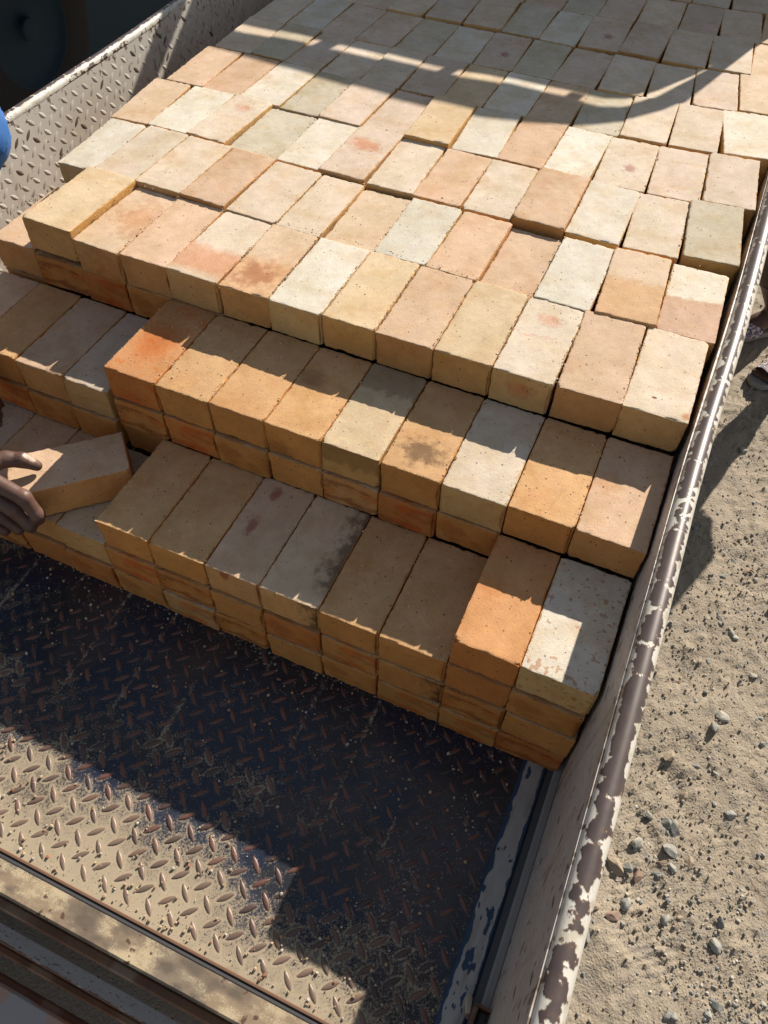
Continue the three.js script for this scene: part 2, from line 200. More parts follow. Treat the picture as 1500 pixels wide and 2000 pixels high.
  const stripMap = tex(1024, 64, (u, v) => { // u along z over 2 m, v across
    const a = flake(u * 60, v * 3, 5), e = Math.min(v, 1 - v); let blue = ss(0.20, 0.08, e + (a - 0.5) * 0.34); blue = Math.max(blue, ss(0.70, 0.75, a)); let c = mix3([0.33, 0.31, 0.29], [0.40, 0.385, 0.36], flake(u * 90, v * 6, 8)); c = mix3(c, [0.2, 0.165, 0.13], ss(0.5, 0.75, flake(u * 25, v * 2, 15)) * 0.6); return mix3(c, [0.02, 0.05, 0.1], ss(0.45, 0.55, blue));
  });
  const strip = box(0.112, 0.154, -0.01, 0.007, ZB, 0.47, 0.003); { const p = strip.attributes.position, u = strip.attributes.uv; for (let i = 0; i < p.count; i++) u.setXY(i, p.getZ(i) / 2, cl((p.getX(i) - 0.112) / 0.042, 0.01, 0.99)); }
  mesh('edge_strip', strip, std({ map: stripMap, roughness: 0.6 }), truck);
  mesh('floor_channel', box(0.1545, 0.168, -0.012, 0.002, ZB, 0.5, 0.001), std({ color: lin(0.07, 0.075, 0.08), roughness: 0.6 }), truck);
  mesh('weld_bead', box(0.1665, 0.1815, -0.012, 0.012, ZB, 0.5, 0.006), std({ color: lin(0.25, 0.245, 0.235), roughness: 0.65 }), truck);

  // -- drop sides
  const wallTex = (seed, base, stain) => tex(2048, 384, (u, v, x, y) => { // u along 3.2 m, v up 0.46 m
    const U = u * 3.2, V = v * 0.46, m = f2(U * 7, V * 9, seed), g = h3(x, y, seed); let c = base.map(q => q * (0.9 + 0.2 * m + 0.05 * (g - 0.5)));
    c = mix3(c, stain, ss(0.52, 0.78, f2(U * 5, V * 3, seed + 3)) * 0.55); const run = f2(U * 55, V * 4, seed + 5, 3); c = mix3(c, [0.2, 0.13, 0.08], ss(0.66, 0.8, run) * 0.55 * ss(0.3, 0.6, f2(U * 4, V * 4, seed + 9)));
    const sc = f2(U * 120, V * 28 + U * 30, seed + 7, 2); c = mix3(c, [0.06, 0.055, 0.055], ss(0.83, 0.87, sc) * 0.8); const ch = f2(U * 95, V * 80, seed + 8, 4) + ss(0.415, 0.462, V) * 0.2; return mix3(c, [0.16, 0.105, 0.07], ss(0.75, 0.8, ch) * 0.9);
  });
  const bow = z => 0.011 * ss(-0.25, -0.9, z);
  const wallGeo = (x0, x1, yt, f) => { const g = new THREE.BoxGeometry(x1 - x0, yt + 0.05, 0.5 - ZB, 1, 6, 80), p = g.attributes.position, u = g.attributes.uv; g.translate((x0 + x1) / 2, (yt - 0.05) / 2, (0.5 + ZB) / 2); for (let i = 0; i < p.count; i++) { u.setXY(i, (p.getZ(i) - ZB) / 3.2, cl((p.getY(i)) / 0.46)); p.setX(i, p.getX(i) + f * bow(p.getZ(i)) * ss(0.1, 0.4, p.getY(i))); } g.computeVertexNormals(); return g; };
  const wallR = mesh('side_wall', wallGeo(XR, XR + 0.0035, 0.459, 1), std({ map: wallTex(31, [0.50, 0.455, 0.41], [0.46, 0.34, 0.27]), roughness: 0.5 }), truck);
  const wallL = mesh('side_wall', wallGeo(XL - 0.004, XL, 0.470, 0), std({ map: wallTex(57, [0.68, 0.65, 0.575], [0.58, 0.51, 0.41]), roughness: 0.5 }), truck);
  for (const [w, x, n] of [[wallR, XR, -1], [wallL, XL, 1]]) {
    const pl = []; for (let j = 1; j <= 21; j++) for (let i = -127; i <= 24; i++) { if ((i + j) & 1) continue; const z = i * 0.0206 + 0.004, y = j * 0.0206 + 0.004; if (z > 0.48 || z < ZB + 0.02) continue; const t = (j & 1 ? 1 : -1) * S; pl.push([[x - n * 0.0003 + (n < 0 ? bow(z) * ss(0.1, 0.4, y) : 0), y, z], [0, S, t], [0, -t, S], [n, 0, 0]]); }
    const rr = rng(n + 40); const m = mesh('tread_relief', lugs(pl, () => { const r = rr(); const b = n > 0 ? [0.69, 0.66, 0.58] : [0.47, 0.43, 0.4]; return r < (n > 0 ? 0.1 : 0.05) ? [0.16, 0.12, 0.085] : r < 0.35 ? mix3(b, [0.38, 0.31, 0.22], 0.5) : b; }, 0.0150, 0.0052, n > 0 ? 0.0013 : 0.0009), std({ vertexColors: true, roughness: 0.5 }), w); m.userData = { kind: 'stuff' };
  }
  // -- top rails: dark brown tube with white paint flaking off
  const railTex = (seed, outer) => { const f = (u, v) => { // u along 3.12 m from front to rear, v round the tube (0 outer, .25 top, .5 inner, .75 under)
    const U = u * 3.12, a = f2(U * 105, v * 8.5, seed, 5), b = f2(U * 13, v * 2, seed + 4, 3); let w = outer ? ss(0.22, 0.10, Math.min(v, 1 - v)) * 0.56 + ss(0.13, 0.04, Math.abs(v - 0.47)) * 0.42 + ss(0.86, 0.98, u) * 0.2 : ss(0.14, 0.06, Math.abs(v - 0.42)) * 0.55; w += (a - 0.5) * 1.35 + (b - 0.5) * 0.6; return w; };
    return [tex(2048, 128, (u, v, x, y) => { const w = f(u, v), g = h3(x, y, seed); let c = mix3([0.06, 0.042, 0.04], [0.095, 0.07, 0.062], f2(u * 300, v * 12, seed + 9)); c = mix3(c, [0.13, 0.07, 0.04], ss(0.2, 0.3, w) * 0.7); const wc = mix3([0.62, 0.6, 0.53], [0.47, 0.43, 0.34], ss(0.45, 0.75, f2(u * 200, v * 9, seed + 12))); return mix3(c, wc.map(q => q * (0.95 + 0.1 * g)), ss(0.30, 0.34, w)); }),
      tex(2048, 128, (u, v) => { const q = ss(0.27, 0.36, f(u, v)) * 0.8 + 0.1 * f2(u * 400, v * 14, seed + 2); return [q, q, q]; }, false),
      tex(1024, 64, (u, v) => { const q = 0.40 + 0.25 * ss(0.28, 0.36, f(u, v)) + 0.1 * f2(u * 300, v * 10, 3); return [q, q, q]; }, false)]; };
  const rail = (x, y, r, seed, outer) => {
    const P = [], U = [], I = [], NS = 220, NA = 28; for (let j = 0; j <= NS; j++) for (let i = 0; i <= NA; i++) { const t = j / NS, a = i / NA * 6.28318, z = ZB + t * (0.505 - ZB); const d = 1 + (f2(z * 9, 0.5, seed, 3) - 0.5) * 0.07, wob = (f2(z * 3, 3.1, seed + 1, 2) - 0.5) * 0.004 + (outer ? bow(z) : 0); const s = outer ? 1 : -1; P.push(x + s * Math.cos(a) * r * d + wob, y + Math.sin(a) * r * d + (f2(z * 2, 9, seed + 2, 2) - 0.5) * 0.006, z); U.push(t, i / NA); }
    for (let j = 0; j < NS; j++) for (let i = 0; i < NA; i++) { const a = j * (NA + 1) + i, q = [a, a + 1, a + NA + 1, a + 1, a + NA + 2, a + NA + 1]; if (outer) q.reverse(); I.push(...q); }
    const g = new THREE.BufferGeometry(); g.setAttribute('position', new THREE.Float32BufferAttribute(P, 3)); g.setAttribute('uv', new THREE.Float32BufferAttribute(U, 2)); g.setIndex(I); g.computeVertexNormals();
    const [map, bump, ro] = railTex(seed, outer); return mesh('top_rail', g, new THREE.MeshPhysicalMaterial({ map, bumpMap: bump, bumpScale: 0.0006, roughnessMap: ro, roughness: 1, metalness: 0.1, clearcoat: 0.55, clearcoatRoughness: 0.34 }), truck);
  };
  rail(0.1985, 0.4595, 0.0158, 61, true); rail(XL - 0.014, 0.468, 0.0135, 83, false);

  // -- rear sill: raised lip, dusty flat beam, rusty flange
  const sillMap = tex(2048, 128, (u, v, x, y) => { const U = u * 1.7, V = v * 0.08, g = h3(x, y, 4), a = f2(U * 34, V * 60, 6, 6), b = f2(U * 12, V * 22, 9, 5); let c = mix3([0.10, 0.08, 0.06], [0.23, 0.18, 0.13], ss(0.3, 0.7, a) * 0.7 + 0.3 * g); c = mix3(c, [0.34, 0.25, 0.16], ss(0.48, 0.68, b) * 0.6); const d = ss(0.57, 0.66, a * 0.6 + b * 0.4 + (g - 0.5) * 0.16); c = mix3(c, [0.47, 0.39, 0.25], d * 0.92); return mix3(c, [0.1, 0.055, 0.035], ss(0.74, 0.8, f2(U * 70, V * 70, 12))); });
  const rust = tex(512, 128, (u, v, x, y) => { const a = f2(u * 30, v * 5, 3, 5), g = h3(x, y, 6); return mix3(mix3([0.12, 0.06, 0.035], [0.24, 0.125, 0.065], a), [0.3, 0.22, 0.15], ss(0.55, 0.7, f2(u * 14, v * 3, 8)) * 0.7).map(q => q * (0.9 + 0.2 * g)); });
  const sill = box(XL - 0.03, 0.15, -0.06, -0.0025, ZF + 0.003, 0.553, 0.003); { const p = sill.attributes.position, u = sill.attributes.uv; for (let i = 0; i < p.count; i++) u.setXY(i, (p.getX(i) - XL) / 1.7, cl((p.getZ(i) - ZF) / 0.08 + (p.getY(i) < -0.02 ? 0.2 : 0))); }
  mesh('rear_sill', sill, std({ map: sillMap, roughness: 0.9 }), truck);
  mesh('sill_lip', box(XL - 0.02, 0.112, -0.02, 0.0012, ZF - 0.0015, ZF + 0.0035, 0.001), std({ color: lin(0.16, 0.085, 0.05), roughness: 0.7 }), truck); mesh('sill_edge', box(XL - 0.02, 0.15, -0.02, -0.0012, ZF + 0.004, ZF + 0.011, 0.003), std({ color: lin(0.13, 0.125, 0.12), roughness: 0.38, metalness: 0.5 }), truck);
  const rustM = std({ map: rust, roughness: 0.9 });
  mesh('sill_flange', box(XL - 0.03, 0.15, -0.075, -0.04, 0.5535, 0.570, 0.003), rustM, truck);
  // -- lowered tailgate hanging below the sill: bar with grey paint, rusty face, patched panel
  const patch = tex(512, 256, (u, v, x, y) => { const a = f2(u * 9, v * 7, 3, 4), b = f2(u * 5, v * 4, 9, 3); let c = mix3([0.55, 0.36, 0.27], [0.46, 0.43, 0.40], ss(0.46, 0.54, f2(u * 22, v * 22, 3, 4))); c = mix3(c, [0.55, 0.22, 0.11], ss(0.50, 0.58, f2(u * 14, v * 14, 9, 3))); return c; });
  const barMap = tex(1024, 64, (u, v, x, y) => { const a = f2(u * 110, v * 4, 5, 4), e = v + (a - 0.5) * 0.22; let c = mix3([0.38, 0.34, 0.30], [0.46, 0.42, 0.375], f2(u * 60, v * 5, 9)); if (f2(u * 220, v * 12, 15, 2) > 0.8) c = [0.12, 0.07, 0.05]; return mix3(c, [0.15, 0.075, 0.045], ss(0.86, 0.9, e)); });
  const bar = box(XL, 0.15, -0.34, -0.29, 0.584, 0.614, 0.003); { const p = bar.attributes.position, u = bar.attributes.uv; for (let i = 0; i < p.count; i++) u.setXY(i, (p.getX(i) - XL) / 1.6, cl((p.getZ(i) - 0.588) / 0.026, 0.02, 0.98)); }
  mesh('bumper_bar', bar, std({ map: barMap, roughness: 0.65 }), truck);
  mesh('bumper_face', box(XL, 0.15, -0.39, -0.3, 0.6145, 0.628, 0.003), std({ map: rust, color: lin(1, 0.85, 0.75), roughness: 0.9 }), truck);
  const tg = box(XL, 0.0, -0.5, -0.45, 0.672, 0.86, 0.006); mesh('tailgate', tg, std({ map: patch, roughness: 0.8 }), truck);
  mesh('tailgate_edge', box(XL, 0.0, -0.5, -0.453, 0.660, 0.6715, 0.003), std({ map: rust, color: lin(0.7, 0.5, 0.45), roughness: 0.9 }), truck);
  // -- corner: post pocket and wooden-looking peg
  const pk = []; const px0 = 0.157, px1 = 0.2, pz0 = 0.392, pz1 = 0.436; pk.push(box(px0, px1, 0.0, 0.055, pz0, pz0 + 0.004, 0.001), box(px0, px1, 0.0, 0.055, pz1, pz1 + 0.004, 0.001), box(px0, px0 + 0.004, 0.0, 0.055, pz0 + 0.0045, pz1 - 0.0005, 0.001), box(px1 - 0.004, px1, 0.0, 0.055, pz0 + 0.0045, pz1 - 0.0005, 0.001));
  mesh('post_pocket', mergeGeometries(pk), std({ map: rust, color: lin(0.8, 0.8, 0.85), roughness: 0.8 }), truck);
  mesh('peg', new THREE.CylinderGeometry(0.0028, 0.0055, 0.09, 12).rotateX(0.35).translate(0.146, 0.075, 0.405), std({ color: lin(0.5, 0.46, 0.38), roughness: 0.7 }), truck);
  mesh('peg_tip', new THREE.CylinderGeometry(0.0012, 0.0029, 0.014, 12).translate(0, 0.0522, 0).rotateX(0.35).translate(0.146, 0.075, 0.405), std({ color: lin(0.2, 0.1, 0.08), roughness: 0.7 }), truck);
  // -- headboard: arched band over a sheet, with slots of light between, brackets
  const ZH = -2.6, bandOut = [[-1.63, 0.75], [-1.58, 0.96], [-1.53, 1.1], [-1.45, 1.23], [-1.36, 1.29], [-1.2, 1.31], [-0.9, 1.323], [-0.67, 1.338], [-0.319, 1.36], [-0.121, 1.359], [-0.02, 1.342], [0.061, 1.318], [0.105, 1.297], [0.169, 1.256], [0.208, 1.206], [0.231, 1.154], [0.235, 1.091], [0.236, 1.026], [0.24, 0.875], [0.262, 0.75]];
  const bandIn = [[0.222, 0.75], [0.206, 0.97], [0.198, 1.04], [0.166, 1.166], [0.147, 1.206], [0.122, 1.229], [0.077, 1.243], [-0.02, 1.236], [-0.164, 1.233], [-0.311, 1.246], [-0.655, 1.243], [-0.921, 1.256], [-1.25, 1.225], [-1.4, 1.17], [-1.49, 1.03], [-1.54, 0.9], [-1.58, 0.75]];
  const sheet = [[0.23, -0.05], [0.224, 0.75], [0.207, 0.97], [0.188, 1.035], [0.147, 1.138], [0.124, 1.174], [0.104, 1.190], [0.063, 1.203], [-0.033, 1.203], [-0.236, 1.206], [-0.359, 1.219], [-0.658, 1.211], [-0.94, 1.216], [-1.25, 1.2], [-1.38, 1.14], [-1.47, 1.02], [-1.56, 0.75], [-1.6, -0.05]];
  const poly = (pts, d, z) => { const s = new THREE.Shape(pts.map(p => new THREE.Vector2(p[0], p[1]))); const g = new THREE.ExtrudeGeometry(s, { depth: d, bevelEnabled: false }); g.translate(0, 0, z - d / 2); return g; };
  const cabPaint = std({ color: lin(0.5, 0.49, 0.46), roughness: 0.4 });
  mesh('headboard_band', poly(bandOut.concat(bandIn), 0.02, ZH), cabPaint, truck); mesh('headboard_sheet', poly(sheet, 0.01, ZH), cabPaint, truck);
  for (const [a, b] of [[-0.712, -0.66], [-0.353, -0.314], [-0.022, 0.016], [-1.07, -1.03]]) mesh('bracket', box(a, b, 1.2, 1.26, ZH + 0.011, ZH + 0.017, 0.001), cabPaint, truck);
  // -- cab, chassis and wheels beyond the bed
  const prof = [[-2.66, -0.25], [-2.66, 0.95], [-2.74, 1.08], [-3.5, 1.08], [-3.95, 0.35], [-4.05, 0.25], [-4.05, -0.35], [-2.66, -0.35]]; const cs = new THREE.Shape(prof.map(p => new THREE.Vector2(-p[0], p[1]))); const cg = new THREE.ExtrudeGeometry(cs, { depth: 1.66, bevelEnabled: true, bevelSize: 0.03, bevelThickness: 0.03, bevelSegments: 3 }); cg.rotateY(Math.PI / 2); cg.translate(-1.48, 0, 0); mesh('cab', cg, cabPaint, truck);
  const glass = std({ color: lin(0.02, 0.025, 0.03), roughness: 0.1 }); for (const x of [-1.512, 0.212]) mesh('side_window', box(x - 0.002, x + 0.002, 0.42, 0.95, -3.35, -2.85, 0.001), glass, truck);
  for (const x of [-1.05, -0.2]) mesh('chassis_rail', box(x - 0.04, x + 0.04, -0.3, -0.12, -3.9, 0.4, 0.004), std({ color: lin(0.03, 0.03, 0.03), roughness: 0.7 }), truck);
  mesh('underfloor', box(XL - 0.02, 0.17, -0.1, -0.035, ZB, 0.49, 0.004), std({ color: lin(0.06, 0.05, 0.045), roughness: 0.8 }), truck);
  for (const z of [-0.75, -3.4]) for (const x of [-1.3, 0.04]) { const t = mesh('wheel', new THREE.LatheGeometry([[0.2, -0.1], [0.29, -0.105], [0.325, -0.07], [0.33, 0], [0.325, 0.07], [0.29, 0.105], [0.2, 0.1]].map(p => new THREE.Vector2(p[0], p[1])), 40), std({ color: lin(0.03, 0.03, 0.03), roughness: 0.9 }), truck); t.rotation.z = Math.PI / 2; t.position.set(x, GY + 0.325, z); mesh('rim', new THREE.CylinderGeometry(0.2, 0.2, 0.12, 32), std({ color: lin(0.4, 0.4, 0.4), roughness: 0.5 }), t); }
}

// ---------------------------------------------------------------- bricks
const BL = 0.218, BW = 0.108, BH = 0.0720, HC = 0.0751, PITCH = 0.222;
function brickGeo(seed, mirror) {
  const hx = BW / 2, hy = BH / 2, hz = BL / 2, r = 0.0021;
  const line = (h, n) => { const a = [-h, -h + r * 0.35, -h + r, -h + r * 2.2]; for (let i = 1; i < n; i++) a.push(-h + r * 2.2 + (2 * h - 4.4 * r) * i / n); a.push(h - r * 2.2, h - r, h - r * 0.35, h); return a; };
  const L = [line(hx, 14), line(hy, 6), line(hz, 30)], H = [hx, hy, hz], P = [], U = [], C = [], I = [], key = new Map(), acc = [];
  const R = rng(seed), cham = [R(), R(), R(), R()];
  const def = (x, y, z) => { const q = [x, y, z].map((v, i) => cl(v, -H[i] + r, H[i] - r)); const d = [x - q[0], y - q[1], z - q[2]]; let l = Math.hypot(...d), n = l > 1e-9 ? d.map(v => v / l) : [0, 0, 0];
    const e = [x, y, z].map((v, i) => ss(r * 2.6, 0, H[i] - Math.abs(v))); const edge = e[0] * e[1] + e[1] * e[2] + e[0] * e[2]; const s = seed * 7.3;
    let o = l > 1e-9 ? q.map((v, i) => v + n[i] * r) : [x, y, z];
    const chip = Math.max(0, n3(x * 190 + s, y * 190, z * 190) - 0.55) * 0.0065 + Math.max(0, n3(x * 75 + s, y * 75, z * 75 + 9) - 0.75) * 0.022; const bulge = (n3(x * 330 + s, y * 330, z * 330) - 0.45) * 0.0016; const corner = e[0] * e[2] * Math.max(0, n3(Math.sign(x) * 3 + s, y * 20, Math.sign(z) * 3) - 0.56) * 0.024;
    const k = edge * (bulge - chip) - corner, w = (n3(x * 28 + s, y * 28, z * 28) - 0.5) * 0.0006 + (n3(x * 9 + s, y * 9, z * 9 + 4) - 0.5) * 0.0008;
    const m = Math.hypot(x / hx, y / hy, z / hz) || 1, dir = [x / hx / m, y / hy / m, z / hz / m]; return o.map((v, i) => v + dir[i] * k + n[i] * w); };
  for (let a = 0; a < 3; a++) for (const sg of [-1, 1]) { const b = (a + 1) % 3, c = (a + 2) % 3, lb = L[b], lc = L[c], s0 = P.length / 3;
    for (const v of lc) for (const u of lb) { const p = [0, 0, 0]; p[a] = sg * H[a]; p[b] = u; p[c] = v; const o = def(...p); P.push(...o); let uu, vv; if (a === 1) { uu = p[0] / BW + 0.5; vv = 0.5 - p[2] / BL; } else if (a === 2) { uu = p[0] / BW + 0.5; vv = 0.56 + (p[1] + hy) / BL + (sg < 0 ? 0.05 : 0); } else { uu = 0.1 + (p[1] + hy) / BW + (sg < 0 ? 0.1 : 0); vv = 0.5 - p[2] / BL; } if (mirror) uu = 1 - uu; U.push(uu, vv); const sd = a === 1 ? 1 : 0; C.push(1, sd ? 1 : 0.735, sd ? 1 : 0.37); const kk = p.map(q => q.toFixed(5)).join(); if (!key.has(kk)) { key.set(kk, acc.length); acc.push(new THREE.Vector3()); } }  // side faces tinted orange: clay tone plus warm bounce light put into the colour
    for (let j = 0; j < lc.length - 1; j++) for (let i = 0; i < lb.length - 1; i++) { const q = s0 + j * lb.length + i, w = lb.length; const t = [q, q + 1, q + w, q + 1, q + w + 1, q + w]; if (sg < 0) t.reverse(); I.push(...t); } }
  // smooth normals across the seams of the six faces
  const g = new THREE.BufferGeometry(); g.setAttribute('position', new THREE.Float32BufferAttribute(P, 3)); g.setIndex(I); g.computeVertexNormals(); const N = g.attributes.normal, ids = []; let q = 0;
  for (let a = 0; a < 3; a++) for (const sg of [-1, 1]) { const b = (a + 1) % 3, c = (a + 2) % 3; for (const v of L[c]) for (const u of L[b]) { const p = [0, 0, 0]; p[a] = sg * H[a]; p[b] = u; p[c] = v; const id = key.get(p.map(t => t.toFixed(5)).join()); ids.push(id); acc[id].add(new THREE.Vector3(N.getX(q), N.getY(q), N.getZ(q))); q++; } }
  ids.forEach((id, i) => { const n = acc[id].clone().normalize(); N.setXYZ(i, n.x, n.y, n.z); });
  g.setAttribute('uv', new THREE.Float32BufferAttribute(U, 2)); g.setAttribute('color', new THREE.Float32BufferAttribute(C, 3)); return g;
}
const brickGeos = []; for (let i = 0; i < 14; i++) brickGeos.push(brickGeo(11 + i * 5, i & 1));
const plainGeo = new THREE.BoxGeometry(BW, BH, BL); { const n = plainGeo.attributes.position.count; plainGeo.setAttribute('color', new THREE.Float32BufferAttribute(new Float32Array(n * 3).fill(1), 3)); }
// fired-clay textures (relative colour, times the brick's own colour): u across, v from the front end (0) to the back end (1)
const TW = 256, TH = 512;
function clay(seed, extra, rough = 1) {
  const R = rng(seed), pits = [], lines = [], n = (45 + R() * 55) * rough; for (let i = 0; i < n; i++) pits.push([R(), R(), 0.0045 + 0.013 * Math.pow(R(), 3.2), R() < 0.86 ? 0.26 + R() * 0.35 : 1.2, 0.4 + R() * 0.9]);
  for (let i = 0; i < 5; i++) lines.push([R(), R(), R() * 3.14, 0.04 + R() * 0.2]);
  const blush = R() < 0.75 ? [R(), R(), 0.2 + R() * 0.4, 0.25 + R() * 0.4] : null, grime = 0.35 + R() * 0.4;
  return tex(TW, TH, (u, v, x, y) => {
    const X = u, Y = v * 2, m = f2(X * 2.2 + seed, Y * 2.2, seed, 4), f = f2(X * 9, Y * 9, seed + 40, 3), g = h3(x, y, seed), s = n2(x / 2.4, y / 2.4, seed + 3), q2 = n2(x / 5, y / 5, seed + 5);
    let k = 0.84 * (0.86 + 0.24 * m + 0.16 * (f - 0.5) + 0.09 * (g - 0.5) + 0.10 * (s - 0.5) + 0.09 * (q2 - 0.5)); let c = [k, k * (0.985 + 0.05 * (f - 0.5)), k * (0.97 + 0.14 * (m - 0.5))];
    const st = f2(X * 2.5 + 3, Y * 3.5, seed + 60, 5); c = mix3(c, c.map((q, i) => q * [0.93, 0.85, 0.73][i]), ss(0.46, 0.72, st) * grime); c = mix3(c, c.map((q, i) => Math.min(1, q * [1.1, 1.12, 1.15][i])), ss(0.5, 0.75, f2(X * 3, Y * 3, seed + 71, 5)) * 0.6);
    if (blush) { const d = Math.hypot(X - blush[0], Y - blush[1] * 2) / blush[2] + (f - 0.5) * 0.7 + (m - 0.5); c = mix3(c, c.map((q, i) => q * [0.98, 0.85, 0.74][i]), ss(1.2, 0.1, d) * blush[3]); }
    for (const [lx, ly, la, ll] of lines) { const dx = X - lx, dy = Y - ly * 2, t = dx * Math.cos(la) + dy * Math.sin(la), w = Math.abs(-dx * Math.sin(la) + dy * Math.cos(la) + 0.008 * Math.sin(t * 9)); if (Math.abs(t) < ll && w < 0.009 && s > 0.4) c = c.map((q, i) => q * [0.93, 0.85, 0.78][i]); }
    const e = Math.min(X, 1 - X, Math.min(Y, 2 - Y) * 1.2); if (e < 0.05) { const ef = f2(X * 50, Y * 42, seed + 80, 2); c = mix3(c, ef > 0.5 ? [0.92, 0.88, 0.8] : [0.42, 0.34, 0.26], ss(0.046, 0.008, e + Math.abs(f - 0.5) * 0.05) * ss(0.09, 0.2, Math.abs(ef - 0.5)) * 0.9); }
    for (const [px, py, pr, pk, asp] of pits) { const dx = (X - px) * (0.7 + asp * 0.5), dy = Y - py * 2; if (Math.abs(dy) > 0.03) continue; if (dx * dx + dy * dy < pr * pr * (0.4 + 1.1 * s)) c = pk < 1 ? c.map((q, i) => q * pk * [1, 0.95, 0.92][i]) : c.map(q => Math.min(1, q * pk)); }
    return extra ? extra(c, X, Y, f * 0.75 + 0.125 + (s - 0.5) * 0.25, m, g) : c;
  });
}
const stain = (c, t, k) => c.map((q, i) => q * (1 + (k[i] - 1) * t));
const RED = [0.96, 0.66, 0.54], PURP = [0.66, 0.42, 0.42], SOOT = [0.30, 0.27, 0.25], ORA = [0.97, 0.82, 0.66];
const blob = (X, Y, cx, cy, rx, ry, f) => ss(1.05, 0.35, Math.hypot((X - cx) / rx, (Y - cy) / ry) + (f - 0.5) * 1.1);
const special = {
  redFront: (c, X, Y, f) => stain(c, ss(1.0, 0.72, Y + (f - 0.5) * 0.3) * ss(0.02, 0.3, Y), RED),
  darkFront: (c, X, Y, f, m) => stain(stain(c, ss(1.05, 0.85, Y + (f - 0.5) * 0.25), ORA), blob(X, Y, 0.45, 0.5, 0.5, 0.5, f), [0.72, 0.55, 0.5]),
  mauveRight: (c, X, Y, f) => stain(c, blob(X, Y, 0.75, 1.1, 0.6, 0.8, f) * 0.8, [0.9, 0.72, 0.62]),
  pinkFront: (c, X, Y, f) => stain(c, ss(1.04, 0.98, Y + (f - 0.5) * 0.12 - X * 0.1), [0.80, 0.60, 0.52]),
  orangeFront: (c, X, Y, f) => stain(c, ss(1.15, 1.0, Y + (f - 0.5) * 0.3), ORA),
  redScratch: (c, X, Y, f) => stain(c, blob(X, Y, 0.5, 1.5, 0.25, 0.18, f) * 0.8 + ss(0.035, 0.0, Math.abs(Y - 0.95 - X * 0.18 + Math.sin(X * 30) * 0.02)) * (X > 0.2 && X < 0.75 ? 0.6 : 0), [0.9, 0.6, 0.52]),
  redPatch: (c, X, Y, f) => stain(c, blob(X, Y, 0.45, 1.25, 0.5, 0.32, f), [0.95, 0.63, 0.52]),
  redFlecks: (c, X, Y, f) => stain(stain(c, blob(X, Y, 0.45, 0.9, 0.45, 0.6, f), [1, 0.68, 0.45]), ss(0.56, 0.66, f), [0.95, 0.7, 0.5]),
  soot: (c, X, Y, f) => stain(c, blob(X, Y, 0.5, 0.45, 0.45, 0.32, f) * 0.85, SOOT),
  burnRight: (c, X, Y, f) => stain(c, ss(0.62, 1.0, X + (f - 0.5) * 0.7) * ss(0.1, 0.5, Y), SOOT),
  purple: (c, X, Y, f) => stain(c, Math.max(blob(X, Y, 0.3, 1.0, 0.14, 0.22, f), blob(X, Y, 0.35, 1.72, 0.1, 0.22, f)), PURP),
  rustSpots: (c, X, Y, f, m, g) => stain(c, ss(0.66, 0.74, f2(X * 16, Y * 16, 99, 3) + ss(0.42, 0.02, Y) * 0.16 - 0.03) * 0.8, [0.7, 0.45, 0.34]),
  greyBack: (c, X, Y, f) => stain(c, ss(1.3, 1.5, Y + (f - 0.5) * 0.4), [0.62, 0.6, 0.58]),
  smudgeLeft: (c, X, Y, f) => stain(c, blob(X, Y, 0.2, 1.25, 0.4, 0.3, f) * 0.6, [0.5, 0.45, 0.4]),
  purpleSmudge: (c, X, Y, f) => stain(c, blob(X, Y, 0.6, 0.8, 0.16, 0.2, f), [0.7, 0.5, 0.5]),
  fired: (c, X, Y, f) => stain(stain(c, ss(0.48, 0.66, f2(X * 2.4, Y * 4.5, 123, 5)), [0.98, 0.74, 0.5]), ss(0.56, 0.7, f2(X * 4, Y * 8, 77, 5)) * 0.75, [0.55, 0.40, 0.32]),
  fired2: (c, X, Y, f) => stain(stain(c, ss(0.5, 0.62, f2(X * 2, Y * 5, 323, 5)), [1, 0.66, 0.42]), ss(0.52, 0.72, f2(X * 3, Y * 6, 177, 5)) * 0.6, [0.62, 0.5, 0.38]),
  fired3: (c, X, Y, f) => stain(c, ss(0.44, 0.7, f2(X * 3, Y * 4, 423, 5)) * 0.8, [0.80, 0.62, 0.45]),
  darkSpot: (c, X, Y, f) => stain(stain(c, ss(1, 0.6, Math.hypot((X - 0.42) / 0.05, (Y - 0.36) / 0.03)), [0.3, 0.15, 0.12]), blob(X, Y, 0.93, 0.15, 0.1, 0.12, f), [0.75, 0.45, 0.32]),
};
const clayBump = tex(TW, TH, (u, v, x, y) => { const q = 0.6 + 0.25 * (f2(u * 30, v * 60, 3, 3) - 0.5) + 0.3 * (n2(x / 2, y / 2, 9) - 0.5) - (n2(x / 4, y / 4, 33) > 0.9 ? 0.35 : 0); return [q, q, q]; }, false);
const clays = []; for (let i = 0; i < 12; i++) clays.push(clay(200 + i * 13)); const pitted = []; for (let i = 0; i < 6; i++) pitted.push(clay(900 + i * 13, null, 2.2)); const clayS = {}; for (const k in special) clayS[k] = clay(500 + Object.keys(clayS).length * 13, special[k]);
const TONE = { W: ['whitish cream', [0.725, 0.67, 0.555]], C: ['cream', [0.70, 0.595, 0.46]], T: ['tan', [0.675, 0.525, 0.37]], Y: ['yellow tan', [0.675, 0.525, 0.335]], O: ['orange', [0.675, 0.485, 0.33]], A: ['amber orange', [0.645, 0.40, 0.195]], P: ['pinkish', [0.655, 0.54, 0.425]], G: ['greyish olive', [0.58, 0.52, 0.395]], R: ['reddish orange', [0.63, 0.325, 0.14]] };
const RB = rng(4242); let bi = 0;
